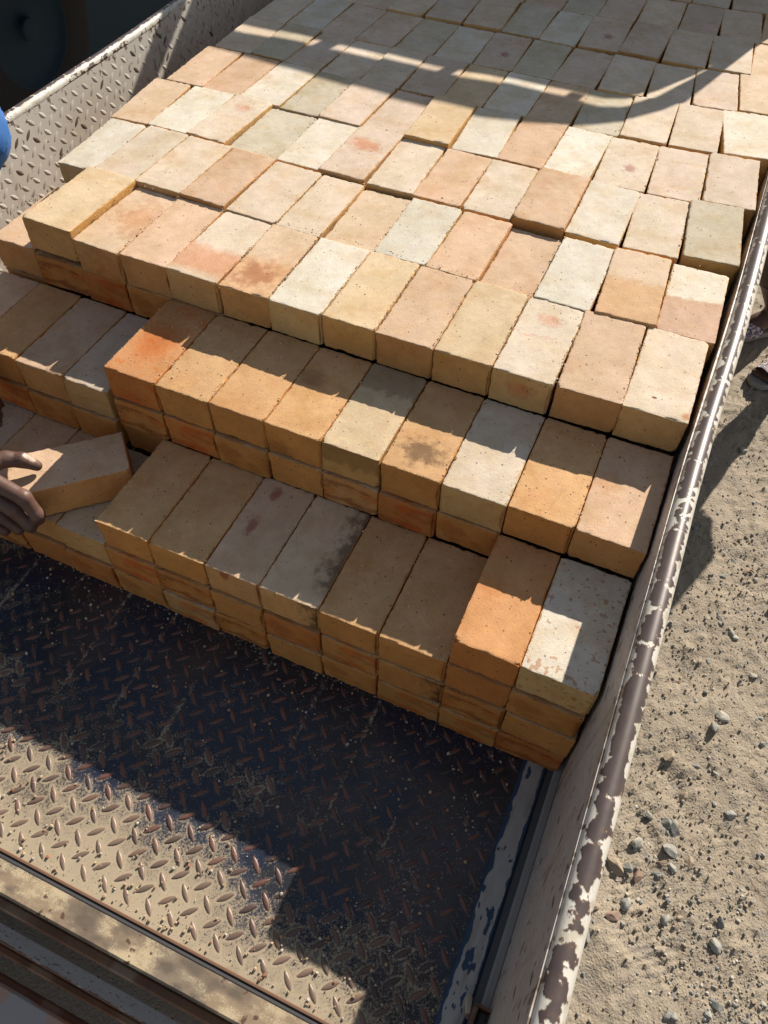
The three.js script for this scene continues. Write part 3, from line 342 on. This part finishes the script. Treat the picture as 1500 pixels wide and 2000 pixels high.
const ordinal = n => ['first', 'second', 'third', 'fourth', 'fifth', 'sixth', 'seventh', 'eighth', 'ninth', 'tenth', 'eleventh', 'twelfth', 'thirteenth', 'fourteenth'][n - 1];
const tint = {}; // note on a stained brick, used in its label
const NOTE = { redFront: 'red-ended', darkFront: 'dark-ended', pinkFront: 'pink-ended', redScratch: 'red-scratched', redPatch: 'red-stained', soot: 'sooty', burnRight: 'scorched', purple: 'purple-stained', rustSpots: 'rust-spotted', darkSpot: 'spotted', redFlecks: 'red-flecked', mauveRight: 'blushed' };
// x0..x1 across the bed, top y, front z
function brick(x0, x1, top, z, tone, sp, label, o = {}) {
  const T = TONE[tone], k = 0.93 + RB() * 0.14, h = (RB() - 0.5) * 0.05; const col = lin(cl(T[1][0] * k), cl(T[1][1] * k * (1 + h)), cl(T[1][2] * k * (1 + h * 1.8)));
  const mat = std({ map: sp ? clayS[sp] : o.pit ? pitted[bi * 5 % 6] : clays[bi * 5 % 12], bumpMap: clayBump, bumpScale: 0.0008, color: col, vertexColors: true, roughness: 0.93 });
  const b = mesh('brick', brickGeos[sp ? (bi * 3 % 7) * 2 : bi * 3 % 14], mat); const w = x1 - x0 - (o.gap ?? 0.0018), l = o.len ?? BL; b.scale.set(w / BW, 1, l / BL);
  b.position.set((x0 + x1) / 2 + (RB() - 0.5) * 0.001, top - BH / 2, z - l / 2); b.rotation.set(o.rx ?? (RB() - 0.5) * 0.008, o.ry ?? (RB() - 0.5) * 0.008, (RB() - 0.5) * 0.008); bi++;
  const words = (sp && NOTE[sp] ? NOTE[sp] + ' ' : '') + T[0]; tag(b, label.replace('%', words), 'brick', 'clay bricks stacked on the truck bed'); return b;
}
// --- rows of the top course, front to back: joints across the bed, offset of each joint along it, tone and stain of each brick from left to right
const FIRE = ['fired', 'fired2', 'fired3', null], rowC = [-1.168, -1.044, -0.932, -0.822, -0.705, -0.599, -0.488, -0.382, -0.27, -0.161, -0.052, 0.062, 0.173];
const rowsTop = [
  [rowC, [-0.012, -0.007, -0.001, -0.002, 0.003, 0.001, 0.003, 0.002, 0.002, 0.002, 0.003, -0.003, -0.005], 'Y T O C T W Y O Y C O C', { 1: 'mauveRight', 3: 'redFront', 4: 'darkFront', 9: 'redScratch', 11: 'darkSpot' }, { 0: 0.008, 1: -0.008, 2: -0.003, 3: -0.002, 4: -0.001 }],
  [[-1.252, -1.155, -1.046, -0.929, -0.818, -0.7, -0.598, -0.485, -0.372, -0.264, -0.155, -0.046, 0.068, 0.177], [0.001, -0.006, -0.004, -0.001, 0.005, 0.007, 0.01, 0.008, 0.006, 0.008, 0.009, 0.009, 0, -0.005], 'W C C O C C T W O O W T W', { 11: 'orangeFront', 12: 'pinkFront' }, { 1: 0.004, 2: 0.004, 3: 0.006, 6: -0.008, 9: -0.012, 12: -0.004, 11: 0.004 }],
  [[-1.271, -1.168, -1.053, -0.949, -0.821, -0.713, -0.602, -0.493, -0.383, -0.274, -0.16, -0.048, 0.064, 0.175], [0.008, -0.003, -0.004, 0.003, 0.006, 0.006, 0.01, 0.007, 0.008, 0.005, 0.004, 0.002, -0.009, -0.025], 'T W C G W P C O C O W C G', { 2: 'redScratch', 5: 'redPatch' }, { 2: 0.004, 3: -0.005, 6: 0.002, 5: 0.004, 9: 0.007, 10: 0.002, 12: 0.007 }],
  [[-1.255, -1.15, -1.041, -0.927, -0.823, -0.711, -0.602, -0.492, -0.38, -0.271, -0.163, -0.048, 0.066, 0.177], [0.013, 0.006, 0.009, 0.013, 0.015, 0.018, 0.022, 0.018, 0.01, 0.011, 0.012, 0.006, -0.006, -0.02], 'O O W G P P Y W O W C P P', { 10: 'purpleSmudge' }, { 4: 0.004, 6: 0.009, 7: 0.003, 12: 0.004 }],
  [[-1.25, -1.137, -1.031, -0.925, -0.813, -0.707, -0.594, -0.487, -0.376, -0.269, -0.156, -0.046, 0.066, 0.177], [0.015, 0.009, 0.01, 0.02, 0.025, 0.025, 0.02, 0.021, 0.021, 0.022, 0.013, 0.005, -0.007, -0.035], 'C G P C C P Y W T G C C W', {}, { 4: 0.002, 10: 0.002 }],
  [[-1.249, -1.143, -1.034, -0.924, -0.81, -0.701, -0.593, -0.485, -0.376, -0.26, -0.146, -0.037, 0.072, 0.175], [0.03, 0.03, 0.028, 0.032, 0.036, 0.036, 0.034, 0.028, 0.026, 0.032, 0.025, 0.011, -0.009, -0.03], 'C W P P G W P G P C C P T', { 6: 'purpleSmudge' }, { 9: 0.005, 12: 0.004 }],
  [[-1.25, -1.14, -1.03, -0.924, -0.812, -0.702, -0.59, -0.479, -0.373, -0.259, -0.148, -0.034, 0.076, 0.176], [0.03, 0.035, 0.035, 0.04, 0.045, 0.04, 0.031, 0.028, 0.03, 0.023, 0.024, 0.015, 0, -0.01], 'C C P C P C G W P P C C T', { 8: 'purpleSmudge' }, { 3: 0.007, 4: 0.007, 5: 0.007, 8: 0.003, 9: 0.009, 10: 0.005, 11: 0.005 }],
  [[-1.25, -1.14, -1.03, -0.924, -0.812, -0.702, -0.59, -0.476, -0.37, -0.263, -0.146, -0.038, 0.075, 0.176], [0.04, 0.04, 0.04, 0.04, 0.04, 0.04, 0.04, 0.04, 0.037, 0.037, 0.031, 0.026, 0.008, 0], 'C P C P C T P G P C P C T', {}, { 8: 0.005 }],
  [[-1.25, -1.14, -1.03, -0.924, -0.812, -0.702, -0.59, -0.476, -0.37, -0.263, -0.146, -0.038, 0.075, 0.176], [0.04, 0.04, 0.04, 0.04, 0.04, 0.04, 0.04, 0.04, 0.037, 0.037, 0.031, 0.026, 0.008, 0], 'P C T C P C P C P T C P C', {}, {}],
];
rowsTop.forEach(([xs, dz, tones, sp, dh], r) => {
  const t = tones.split(' '), n = t.length;
  for (let i = 0; i < n; i++) {
    const far = r >= 6, place = far ? `${ordinal(n - i)} from right` : `${ordinal(i + 1)} from left`;
    const where = `% brick in top course, ${ordinal(r + 1)} row behind the step, ${place}`;
    const o = { len: r ? 0.2145 : 0.219, ry: Math.atan2(-(dz[i + 1] - dz[i]), xs[i + 1] - xs[i]) * 0.7 + (RB() - 0.5) * 0.01 };
    brick(xs[i], xs[i + 1], 6 * HC + (dh[i] ?? 0) + (RB() - 0.5) * 0.003, -(2 + r) * PITCH + (dz[i] + dz[i + 1]) / 2, t[i], sp[i], where, o);
    if (r === 0 && i <= 3) { // fifth course under the lip: seen only where the lower step in front leaves it bare
      brick(xs[i], xs[i + 1], 5 * HC - 0.001, -2 * PITCH + 0.003 + (dz[i] + dz[i + 1]) / 2 + (RB() - 0.5) * 0.003, ['A', 'R', 'A', 'A'][i % 4], FIRE[i % 4], `% brick in fifth course under the step lip, ${ordinal(i + 1)} from left`, { len: 0.219 }); }
  }
  // left flank of the pile below the top course
  if (r > 0 && r < 8) for (let c = 5; c >= 1; c--) brick(xs[0] - 0.004, xs[1] - 0.004, c * HC, -(2 + r) * PITCH + dz[0], 'O', null, `% brick on left flank of pile, ${ordinal(r + 1)} row behind step, ${ordinal(7 - c)} course down`, { len: 0.2145 });
});
brick(-1.282, -1.17, 5 * HC + 0.004, -2 * PITCH - 0.012, 'O', null, '% brick at far left one course below the top step');
for (let c = 4; c >= 1; c--) brick(-1.282, -1.17, c * HC, -2 * PITCH - 0.016, 'O', null, `% brick on left flank of pile, first row behind step, ${ordinal(7 - c)} course down`);
// --- middle step
const xB = [-0.83, -0.718, -0.606, -0.494, -0.384, -0.274, -0.165, -0.051, 0.061, 0.176], tB = 'R A A A Y A C A O'.split(' '), sB = { 0: 'redFlecks', 3: 'smudgeLeft', 4: 'greyBack', 5: 'soot' }, uB = 'A R A A O R A A A'.split(' ');
for (let i = 0; i < 9; i++) {
  const w = `${ordinal(9 - i)} from right`; brick(xB[i], xB[i + 1], 5 * HC + (RB() - 0.5) * 0.003, -PITCH - 0.002, tB[i], sB[i], `% brick topping the middle step, ${w}`, { len: 0.2195, pit: 1 });
  if (i < 7) brick(xB[i], xB[i + 1], 4 * HC - 0.001, -PITCH + 0.002 + (RB() - 0.5) * 0.004, uB[i], FIRE[i % 4], `% brick second down in the middle step, ${w}`, { len: 0.2195, pit: 1 });
}
brick(-0.838, -0.726, 3 * HC - 0.001, -PITCH - 0.008, 'A', null, '% brick in the dark hole behind the held brick');
const xBl = [-1.28, -1.178, -1.066, -0.951, -0.845], tBl = 'O A O P'.split(' ');
for (let i = 0; i < 4; i++) { const w = `${ordinal(i + 1)} from left`; brick(xBl[i], xBl[i + 1], 4 * HC + (RB() - 0.5) * 0.003, -PITCH - 0.008 + i * 0.002, tBl[i], null, `shaded % brick topping the lower left ledge, ${w}`, { len: 0.2195 }); brick(xBl[i] + 0.002, xBl[i + 1] + 0.002, 3 * HC - 0.001, -PITCH - 0.004 + i * 0.002, ['A', 'R', 'A', 'A'][i], FIRE[i], `% brick second down in the lower left ledge, ${w}`, { len: 0.2195 }); }
// --- front stack: joints and number of courses
const xA = [-1.18, -1.072, -0.96, -0.852, -0.735, -0.622, -0.507, -0.399, -0.286, -0.175, -0.0545, 0.0545, 0.174], nA = [2, 2, 2, 2, 3, 3, 3, 3, 3, 3, 4, 4];
const cA = [['P', 'A'], ['O', 'A'], ['O', 'R'], ['T', 'R'], ['A', 'R', 'A'], ['A', 'A', 'O'], ['O', 'A', 'A'], ['T', 'R', 'A'], ['A', 'A', 'A'], ['A', 'A', 'A'], ['R', 'R', 'A', 'A'], ['W', 'A', 'A', 'R']], spA = { '6,0': 'purple', '7,0': 'burnRight', '11,0': 'rustSpots', '9,1': 'burnRight' };
for (let i = 0; i < 12; i++) for (let k = 0; k < nA[i]; k++) {
  const c = nA[i] - k, dzz = [0, 0.0035, 0.0055, 0.0085][k] + (RB() - 0.5) * 0.004, j = (RB() - 0.5) * 0.005 * (k > 0);
  brick(xA[i] + j, xA[i + 1] + j, c * HC - (k ? 0.001 : 0) + (k ? 0 : (RB() - 0.5) * 0.002), dzz - (i < 3 ? 0.004 : 0.001), cA[i][k], spA[`${i},${k}`] ?? (k ? FIRE[(i * 3 + k) % 4] : null), k === 0 ? `% brick topping the front stack, ${ordinal(12 - i)} from right` : `% brick ${ordinal(k + 1)} down in front stack, ${ordinal(12 - i)} column from right`, { len: i < 4 ? 0.222 : 0.2205, pit: 1 });
}
{ // grit and flakes lying along the joints of the top rows and steps
  const n = 3400, gm = new THREE.InstancedMesh(new THREE.IcosahedronGeometry(1, 0), std({ color: 0xffffff, roughness: 0.95 }), n), M = new THREE.Matrix4(), Q = new THREE.Quaternion(), E = new THREE.Euler(); gm.name = 'brick_grit'; gm.castShadow = gm.receiveShadow = true;
  for (let i = 0; i < n; i++) { const t = RB(), r = 0.0005 + 0.0013 * Math.pow(RB(), 4); let x, y, z; if (t < 0.78) { const q = rowsTop[Math.floor(RB() * RB() * 8)], ri = rowsTop.indexOf(q), j = Math.floor(RB() * q[0].length), end = RB() < 0.2; x = end ? q[0][0] + RB() * 1.4 : q[0][j] + (RB() - 0.5) * 0.007; z = -(2 + ri) * PITCH - 0.004 - (end ? (RB() - 0.5) * 0.012 : RB() * 0.215); y = 6 * HC; if (ri === 0 && end) z -= 0.222; if (x > 0.17) { x = q[0][5]; } } else if (t < 0.92) { x = xB[Math.floor(RB() * 9)] + (RB() < 0.6 ? (RB() - 0.5) * 0.01 : RB() * 0.1); z = -PITCH - 0.01 - RB() * 0.2; y = 5 * HC; if (x < -0.83) x += 0.1; } else { x = -0.72 + RB() * 0.66; z = -0.01 - RB() * 0.2; y = 3 * HC; }
    M.compose(new THREE.Vector3(x, y + r * 0.3, z), Q.setFromEuler(E.set(RB() * 6, RB() * 6, RB() * 6)), new THREE.Vector3(r * 1.3, r * 0.8, r)); gm.setMatrixAt(i, M); const k = 0.8 + RB() * 0.4; gm.setColorAt(i, RB() < 0.7 ? lin(0.66 * k, 0.56 * k, 0.42 * k) : lin(0.42 * k, 0.3 * k, 0.2 * k)); }
  gm.userData = { kind: 'stuff', label: 'brick grit and flakes scattered along the joints of the stacked bricks', category: 'grit' }; scene.add(gm);
}
const held = brick(0, BW, 0.229, 0, 'O', null, 'loose % brick lying askew under the hand', { pit: 1 }); held.position.set(-0.8628, 0.15 + BH / 2 + 0.003, -0.0935); held.rotation.set(-0.012, -0.809, 0.02); held.scale.set(0.985, 1, 1);
held.userData.label = 'loose pale orange brick lying askew, gripped by the hand at left'; delete held.userData.group;

// ---------------------------------------------------------------- worker reaching over the left side: hand on the loose brick
{
  const w = thing('person', 'worker in blue shirt reaching over the left side, hand gripping the loose brick', 'person');
  // right hand: thumb on top of the brick, fingers over its front corner
  const T = [[-0.957, 0.272, -0.0065], [-0.9362, 0.268, -0.0308], [-0.9144, 0.262, -0.0447], [-0.8965, 0.2435, -0.0551]];
  const W = [-0.9938, 0.285, 0.0559];
  const I = [[-0.9442, 0.266, 0.0174], [-0.8695, 0.243, 0.0157], [-0.8492, 0.207, 0.0200], [-0.861, 0.180, 0.0140]];
  const Mi = [[-0.9592, 0.248, 0.0342], [-0.8915, 0.215, 0.0316], [-0.8686, 0.180, 0.0310], [-0.881, 0.156, 0.0240]];
  const Ri = [[-0.9725, 0.230, 0.048], [-0.9225, 0.190, 0.0417], [-0.9003, 0.158, 0.0368], [-0.9122, 0.136, 0.0300]];
  const Li = [[-0.9848, 0.212, 0.0592], [-0.9502, 0.172, 0.0526], [-0.931, 0.145, 0.0443], [-0.9414, 0.127, 0.0380]];
  const hb = []; const fing = (F, r, k = 0.006) => { for (let i = 0; i < 3; i++) hb.push([F[i], F[i + 1], r[i], r[i + 1], k]); };
  hb.push([W, [-0.965, 0.27, 0.03], 0.028, 0.026, 0.02]); for (const F of [I, Mi, Ri, Li]) hb.push([[W[0] + (F[0][0] - W[0]) * 0.25, W[1] + (F[0][1] - W[1]) * 0.4, W[2] + (F[0][2] - W[2]) * 0.25], F[0], 0.021, 0.0145, 0.016]);
  hb.push([[-0.975, 0.274, 0.025], T[0], 0.023, 0.019, 0.02], [T[0], T[1], 0.0195, 0.0150, 0.012], [T[1], T[2], 0.0150, 0.0142, 0.006], [T[2], T[3], 0.0142, 0.0102, 0.006]);
  fing(I, [0.0160, 0.0142, 0.0126, 0.0104]); fing(Mi, [0.0160, 0.0145, 0.0128, 0.0106]); fing(Ri, [0.0135, 0.012, 0.0108, 0.009]); fing(Li, [0.012, 0.0108, 0.0096, 0.008]);
  const hand = bones(hb, 0.008); const nailC = [-0.9025, 0.2575, -0.0525];
  const skin = (x, y, z) => { let c = mix3([0.10, 0.053, 0.038], [0.145, 0.08, 0.06], n3(x * 60, y * 60, z * 60)); const d = Math.hypot(((x - nailC[0]) * 0.84 - (z - nailC[2]) * 0.54) / 0.0095, ((x - nailC[0]) * 0.54 + (z - nailC[2]) * 0.84) / 0.0068); if (d < 1 && y > nailC[1] - 0.010) c = mix3([0.5, 0.38, 0.31], c, ss(0.85, 1, d)); const cr = Math.abs(x - T[2][0] + 0.002 * Math.sin(z * 900)); if (y > 0.266 && z < -0.03 && (cr < 0.0012 || Math.abs(cr - 0.004) < 0.0008)) c = c.map(q => q * 0.55); return c; };
  const hg = isoSurface((x, y, z) => hand(x, y, z) + 0.0006 * (n3(x * 300, y * 300, z * 300) - 0.5), [-1.035, 0.10, -0.08], [-0.825, 0.33, 0.115], 0.0025, skin);
  // rest of the figure: bent over the side board, standing on the ground to the left
  const sh = [-1.16, 0.70, 0.10], shL = [-1.063, 0.705, -0.335], hipR = [-1.72, 0.2, 0.08], hipL = [-1.72, 0.2, -0.22];
  const body = [[W, [-1.17, 0.44, 0.14], 0.027, 0.042], [[-1.17, 0.44, 0.14], sh, 0.045, 0.056], [shL, [-1.27, 0.48, -0.31], 0.052, 0.045], [[-1.26, 0.47, -0.31], [-1.165, 0.285, -0.215], 0.042, 0.027],
    [[-1.165, 0.285, -0.215], [-1.13, 0.25, -0.185], 0.026, 0.022], [[-1.12, 0.24, -0.17], [-1.0655, 0.198, -0.1305], 0.012, 0.0085, 0.012], [[-1.13, 0.235, -0.18], [-1.085, 0.195, -0.15], 0.012, 0.0085, 0.012], [[-1.135, 0.235, -0.19], [-1.095, 0.195, -0.165], 0.012, 0.0085, 0.012], [[-1.14, 0.232, -0.2], [-1.11, 0.195, -0.185], 0.011, 0.008, 0.012], [[-1.125, 0.245, -0.16], [-1.10, 0.225, -0.125], 0.0115, 0.009, 0.012],
    [[-1.2, 0.66, -0.02], [-1.2, 0.66, -0.22], 0.11, 0.11], [[-1.2, 0.65, -0.12], [-1.5, 0.44, -0.1], 0.13, 0.13], [[-1.5, 0.44, -0.1], [-1.7, 0.22, -0.07], 0.13, 0.14], [[-1.14, 0.72, -0.12], [-1.06, 0.79, -0.13], 0.058, 0.055],
    [[-1.03, 0.83, -0.13], [-0.99, 0.85, -0.13], 0.085, 0.08], [[-0.99, 0.79, -0.13], [-0.985, 0.755, -0.13], 0.055, 0.04],
    [hipR, [-1.70, -0.3, 0.1], 0.092, 0.06], [[-1.70, -0.3, 0.1], [-1.76, -0.72, 0.1], 0.058, 0.038], [hipL, [-1.70, -0.3, -0.24], 0.092, 0.06], [[-1.70, -0.3, -0.24], [-1.76, -0.72, -0.24], 0.058, 0.038], [[-1.76, -0.75, 0.1], [-1.58, -0.775, 0.1], 0.04, 0.03], [[-1.76, -0.75, -0.24], [-1.58, -0.775, -0.24], 0.04, 0.03]];
  const bf = bones(body, 0.035); const bg = isoSurface(bf, [-1.95, -0.85, -0.5], [-0.86, 0.98, 0.3], 0.013, skin);
  const cut = bg.clone(); const skinMat = std({ vertexColors: true, roughness: 0.5 });
  mesh('body', mergeGeometries([hg, cut]), skinMat, w);
  const blue = tex(256, 256, (u, v, x, y) => { const k = 0.85 + 0.2 * f2(u * 12, v * 12, 5) + 0.12 * ((x + y) % 3 === 0 ? 1 : 0) * h3(x, y, 1); return [0.025 * k, 0.13 * k, 0.40 * k]; });
  const shirtB = bones(body.slice(0, 4).map((b, i) => i === 0 || i === 3 ? null : b).filter(Boolean).concat([body[10], body[11], body[12]]), 0.05);
  mesh('shirt', isoSurface((x, y, z) => shirtB(x, y, z) - 0.007 - 0.008 * (n3(x * 16 + y * 9, y * 16, z * 26) - 0.5) - 0.003 * Math.sin((y * 1.3 + z * 0.8 + x) * 95), [-1.75, 0.1, -0.5], [-0.95, 0.9, 0.32], 0.012), std({ map: blue, roughness: 0.85 }), w);
  const trou = bones(body.slice(16, 20).concat([[[-1.66, 0.26, -0.07], [-1.72, 0.18, -0.07], 0.14, 0.15]]), 0.05);
  mesh('trousers', isoSurface((x, y, z) => trou(x, y, z) - 0.016, [-1.95, -0.78, -0.45], [-1.45, 0.45, 0.3], 0.016), std({ color: lin(0.03, 0.035, 0.05), roughness: 0.9 }), w);
  mesh('hair', isoSurface((x, y, z) => Math.max(capsule(x, y, z, [-1.03, 0.835, -0.13], [-0.995, 0.856, -0.13], 0.092, 0.086), 0.80 - y), [-1.15, 0.75, -0.25], [-0.88, 0.97, 0.0], 0.008), std({ color: lin(0.012, 0.01, 0.01), roughness: 0.9 }), w);
}

// ---------------------------------------------------------------- woman standing beside the right rail: sandals and a lower leg are in view
{
  const w = thing('person', 'person in patterned slide sandals standing on the sand beyond the right rail', 'person');
  const feet = [{ toe: [0.508, -2.155], heel: [0.665, -2.345], knee: [0.60, -0.34, -2.30], hip: [0.60, 0.08, -2.36] }, { toe: [0.37, -2.415], heel: [0.555, -2.545], knee: [0.37, -0.36, -2.44], hip: [0.49, 0.08, -2.42] }];
  const L = []; feet.forEach(f => { const d = [f.toe[0] - f.heel[0], f.toe[1] - f.heel[1]], at = (t, y, s = 0) => { const n = Math.hypot(...d); return [f.heel[0] + d[0] * t - d[1] / n * s, GY + y, f.heel[1] + d[1] * t + d[0] / n * s]; }; f.at = at;
    const ank = at(0.24, 0.115); L.push([at(0.13, 0.06), at(0.5, 0.062), 0.03, 0.03, 0.03], [at(0.24, 0.1), at(0.72, 0.055), 0.032, 0.024, 0.03], [at(0.5, 0.05, -0.012), at(0.74, 0.045, -0.022), 0.026, 0.018, 0.02], [at(0.5, 0.05, 0.012), at(0.74, 0.045, 0.022), 0.026, 0.018, 0.02]); for (let i = 0; i < 5; i++) L.push([at(0.76, 0.046, -0.03 + i * 0.015), at(0.92 - Math.abs(i - 3.2) * 0.02, 0.040, -0.033 + i * 0.0165), 0.0105, i === 4 ? 0.012 : 0.0085, 0.006]);
    const mid = ank.map((v, i) => v * 0.42 + f.knee[i] * 0.58); L.push([ank, mid, 0.033, 0.052], [mid, f.knee, 0.052, 0.05], [f.knee, f.hip, 0.055, 0.085]); });
  L.push([[0.58, 0.1, -2.37], [0.52, 0.1, -2.4], 0.11, 0.11], [[0.55, 0.1, -2.39], [0.56, 0.48, -2.42], 0.12, 0.11], [[0.46, 0.53, -2.5], [0.66, 0.53, -2.34], 0.06, 0.06], [[0.56, 0.5, -2.42], [0.56, 0.64, -2.42], 0.06, 0.045], [[0.56, 0.74, -2.42], [0.56, 0.8, -2.42], 0.078, 0.085], [[0.46, 0.53, -2.5], [0.43, 0.26, -2.54], 0.042, 0.034], [[0.43, 0.26, -2.54], [0.46, 0.05, -2.48], 0.034, 0.026], [[0.66, 0.53, -2.34], [0.72, 0.26, -2.3], 0.042, 0.034], [[0.72, 0.26, -2.3], [0.68, 0.05, -2.24], 0.034, 0.026]);
  const sk = (x, y, z) => mix3([0.085, 0.042, 0.028], [0.12, 0.064, 0.042], n3(x * 40, y * 40, z * 40));
  const field = bones(L, 0.03); mesh('body', mergeGeometries([isoSurface(field, [0.25, GY - 0.01, -2.72], [0.85, -0.54, -2.05], 0.006, sk), isoSurface(field, [0.25, -0.552, -2.75], [0.95, 0.95, -2.1], 0.016, sk)]), std({ vertexColors: true, roughness: 0.5 }), w);
  const dr = bones([[[0.56, 0.45, -2.42], [0.57, 0.2, -2.38], 0.14, 0.2], [[0.575, 0.15, -2.37], [0.585, -0.1, -2.33], 0.2, 0.2]], 0.05);
  mesh('dress', isoSurface((x, y, z) => Math.max(dr(x, y, z) - 0.012 * Math.sin(Math.atan2(z + 2.35, x - 0.56) * 9) * ss(0.1, -0.15, y), -0.09 - y), [0.25, -0.21, -2.75], [0.9, 0.64, -2.05], 0.014), std({ color: lin(0.05, 0.035, 0.05), roughness: 0.9 }), w);
  mesh('hair', isoSurface((x, y, z) => Math.max(capsule(x, y, z, [0.56, 0.76, -2.43], [0.56, 0.82, -2.425], 0.085, 0.09), (z + 2.36) - (y - 0.72) * 0.6), [0.42, 0.62, -2.58], [0.7, 0.95, -2.28], 0.01), std({ color: lin(0.01, 0.01, 0.01), roughness: 0.9 }), w);
  const print = tex(256, 256, (u, v, x, y) => { const a = n2(u * 28, v * 28, 4), b = n2(u * 22, v * 22, 9); return a > 0.62 ? [0.62, 0.58, 0.6] : b > 0.68 ? [0.42, 0.2, 0.22] : a < 0.3 ? [0.28, 0.3, 0.38] : [0.07, 0.07, 0.1]; });
  feet.forEach(f => {
    const s = new THREE.Shape(); const out = [[0.02, 0], [0.03, 0.024], [0.12, 0.036], [0.35, 0.034], [0.6, 0.046], [0.8, 0.052], [0.94, 0.042], [1.02, 0.012], [1.02, -0.012], [0.94, -0.038], [0.8, -0.047], [0.6, -0.042], [0.35, -0.032], [0.12, -0.036], [0.03, -0.024]]; const pts = out.map(([t, q]) => f.at(t, 0, q)); s.moveTo(pts[0][0], -pts[0][2]); s.splineThru(pts.slice(1).concat([pts[0]]).map(p => new THREE.Vector2(p[0], -p[2])));
    const g = new THREE.ExtrudeGeometry(s, { depth: 0.018, bevelEnabled: true, bevelSize: 0.004, bevelThickness: 0.004, bevelSegments: 3, curveSegments: 3 }); g.rotateX(-Math.PI / 2); g.translate(0, GY + 0.008, 0);
    const sandal = mesh('sandal', g, std({ color: lin(0.30, 0.28, 0.25), roughness: 0.8 }), w);
    const P = [], U = [], I = [], NA = 16, NT = 8; for (let j = 0; j <= NT; j++) for (let i = 0; i <= NA; i++) { const a = i / NA * Math.PI, t = 0.47 + j / NT * 0.4, wd = 0.049 + 0.005 * Math.sin(j / NT * 3.14); P.push(...f.at(t, 0.028 + Math.sin(a) * (0.064 - 0.018 * j / NT), Math.cos(a) * wd)); U.push(i / NA, j / NT * 0.6); } for (let j = 0; j < NT; j++) for (let i = 0; i < NA; i++) { const q = j * (NA + 1) + i; I.push(q, q + 1, q + NA + 1, q + 1, q + NA + 2, q + NA + 1); }
    const sg = new THREE.BufferGeometry(); sg.setAttribute('position', new THREE.Float32BufferAttribute(P, 3)); sg.setAttribute('uv', new THREE.Float32BufferAttribute(U, 2)); sg.setIndex(I); sg.computeVertexNormals(); mesh('strap', sg, std({ map: print, roughness: 0.6, side: THREE.DoubleSide }), sandal);
  });
}

// ---------------------------------------------------------------- dark blue truck parked beyond the left side, wheel shaded by an added, unseen overhanging deck
{
  const t = thing('parked_truck', 'dark blue truck parked beyond the left rail, its wheel in deep shade', 'truck');
  const paint = std({ color: lin(0.004, 0.028, 0.055), roughness: 0.75 });
  mesh('added_shade_deck', box(-5.2, -2.64, 0.165, 0.3, -6.5, 1.5, 0.01), paint, t); mesh('side_board', box(-2.68, -2.64, 0.305, 0.7, -6.5, 1.5, 0.01), paint, t);  // overhang added out of view, widened to shade the wheel
  const sk = new THREE.Shape(); sk.moveTo(-1.5, -0.62); sk.lineTo(-1.5, 0.16); sk.lineTo(6.5, 0.16); sk.lineTo(6.5, -0.62); const cx = 2.64, cy = -0.30, r = 0.60; sk.lineTo(cx + Math.sqrt(r * r - 0.32 * 0.32), -0.62); sk.absarc(cx, cy, r - 0.17, -0.7, Math.PI + 0.7, false); 
  const skg = new THREE.ExtrudeGeometry(sk, { depth: 0.02, bevelEnabled: false, curveSegments: 40 }); skg.rotateY(Math.PI / 2); skg.translate(-3.25, 0, 0); mesh('side_skirt', skg, paint, t);
  mesh('shade_backing', box(-3.62, -3.58, -0.62, 0.16, -6.5, 1.5, 0.005), std({ color: lin(0.06, 0.062, 0.065), roughness: 0.9 }), t);  // dark sheet added behind the wheel opening, standing in for deep shade
  const wh = mesh('tyre', new THREE.LatheGeometry([[0.26, -0.12], [0.30, -0.135], [0.40, -0.14], [0.47, -0.12], [0.49, -0.06], [0.49, 0.06], [0.47, 0.12], [0.40, 0.14], [0.30, 0.135], [0.26, 0.12]].map(p => new THREE.Vector2(p[0], p[1])), 64), std({ color: lin(0.025, 0.025, 0.026), roughness: 0.95 }), t); wh.rotation.z = -Math.PI / 2; wh.position.set(-3.36, -0.31, -2.64);
  mesh('rim', new THREE.LatheGeometry([[0.0005, 0.135], [0.045, 0.135], [0.052, 0.125], [0.055, 0.10], [0.09, 0.095], [0.16, 0.09], [0.2, 0.10], [0.245, 0.105], [0.26, 0.128], [0.27, 0.125]].map(p => new THREE.Vector2(p[0], p[1])), 48), std({ color: lin(0.005, 0.028, 0.055), roughness: 0.8, side: THREE.DoubleSide }), wh);
}
renderer.render(scene, camera);
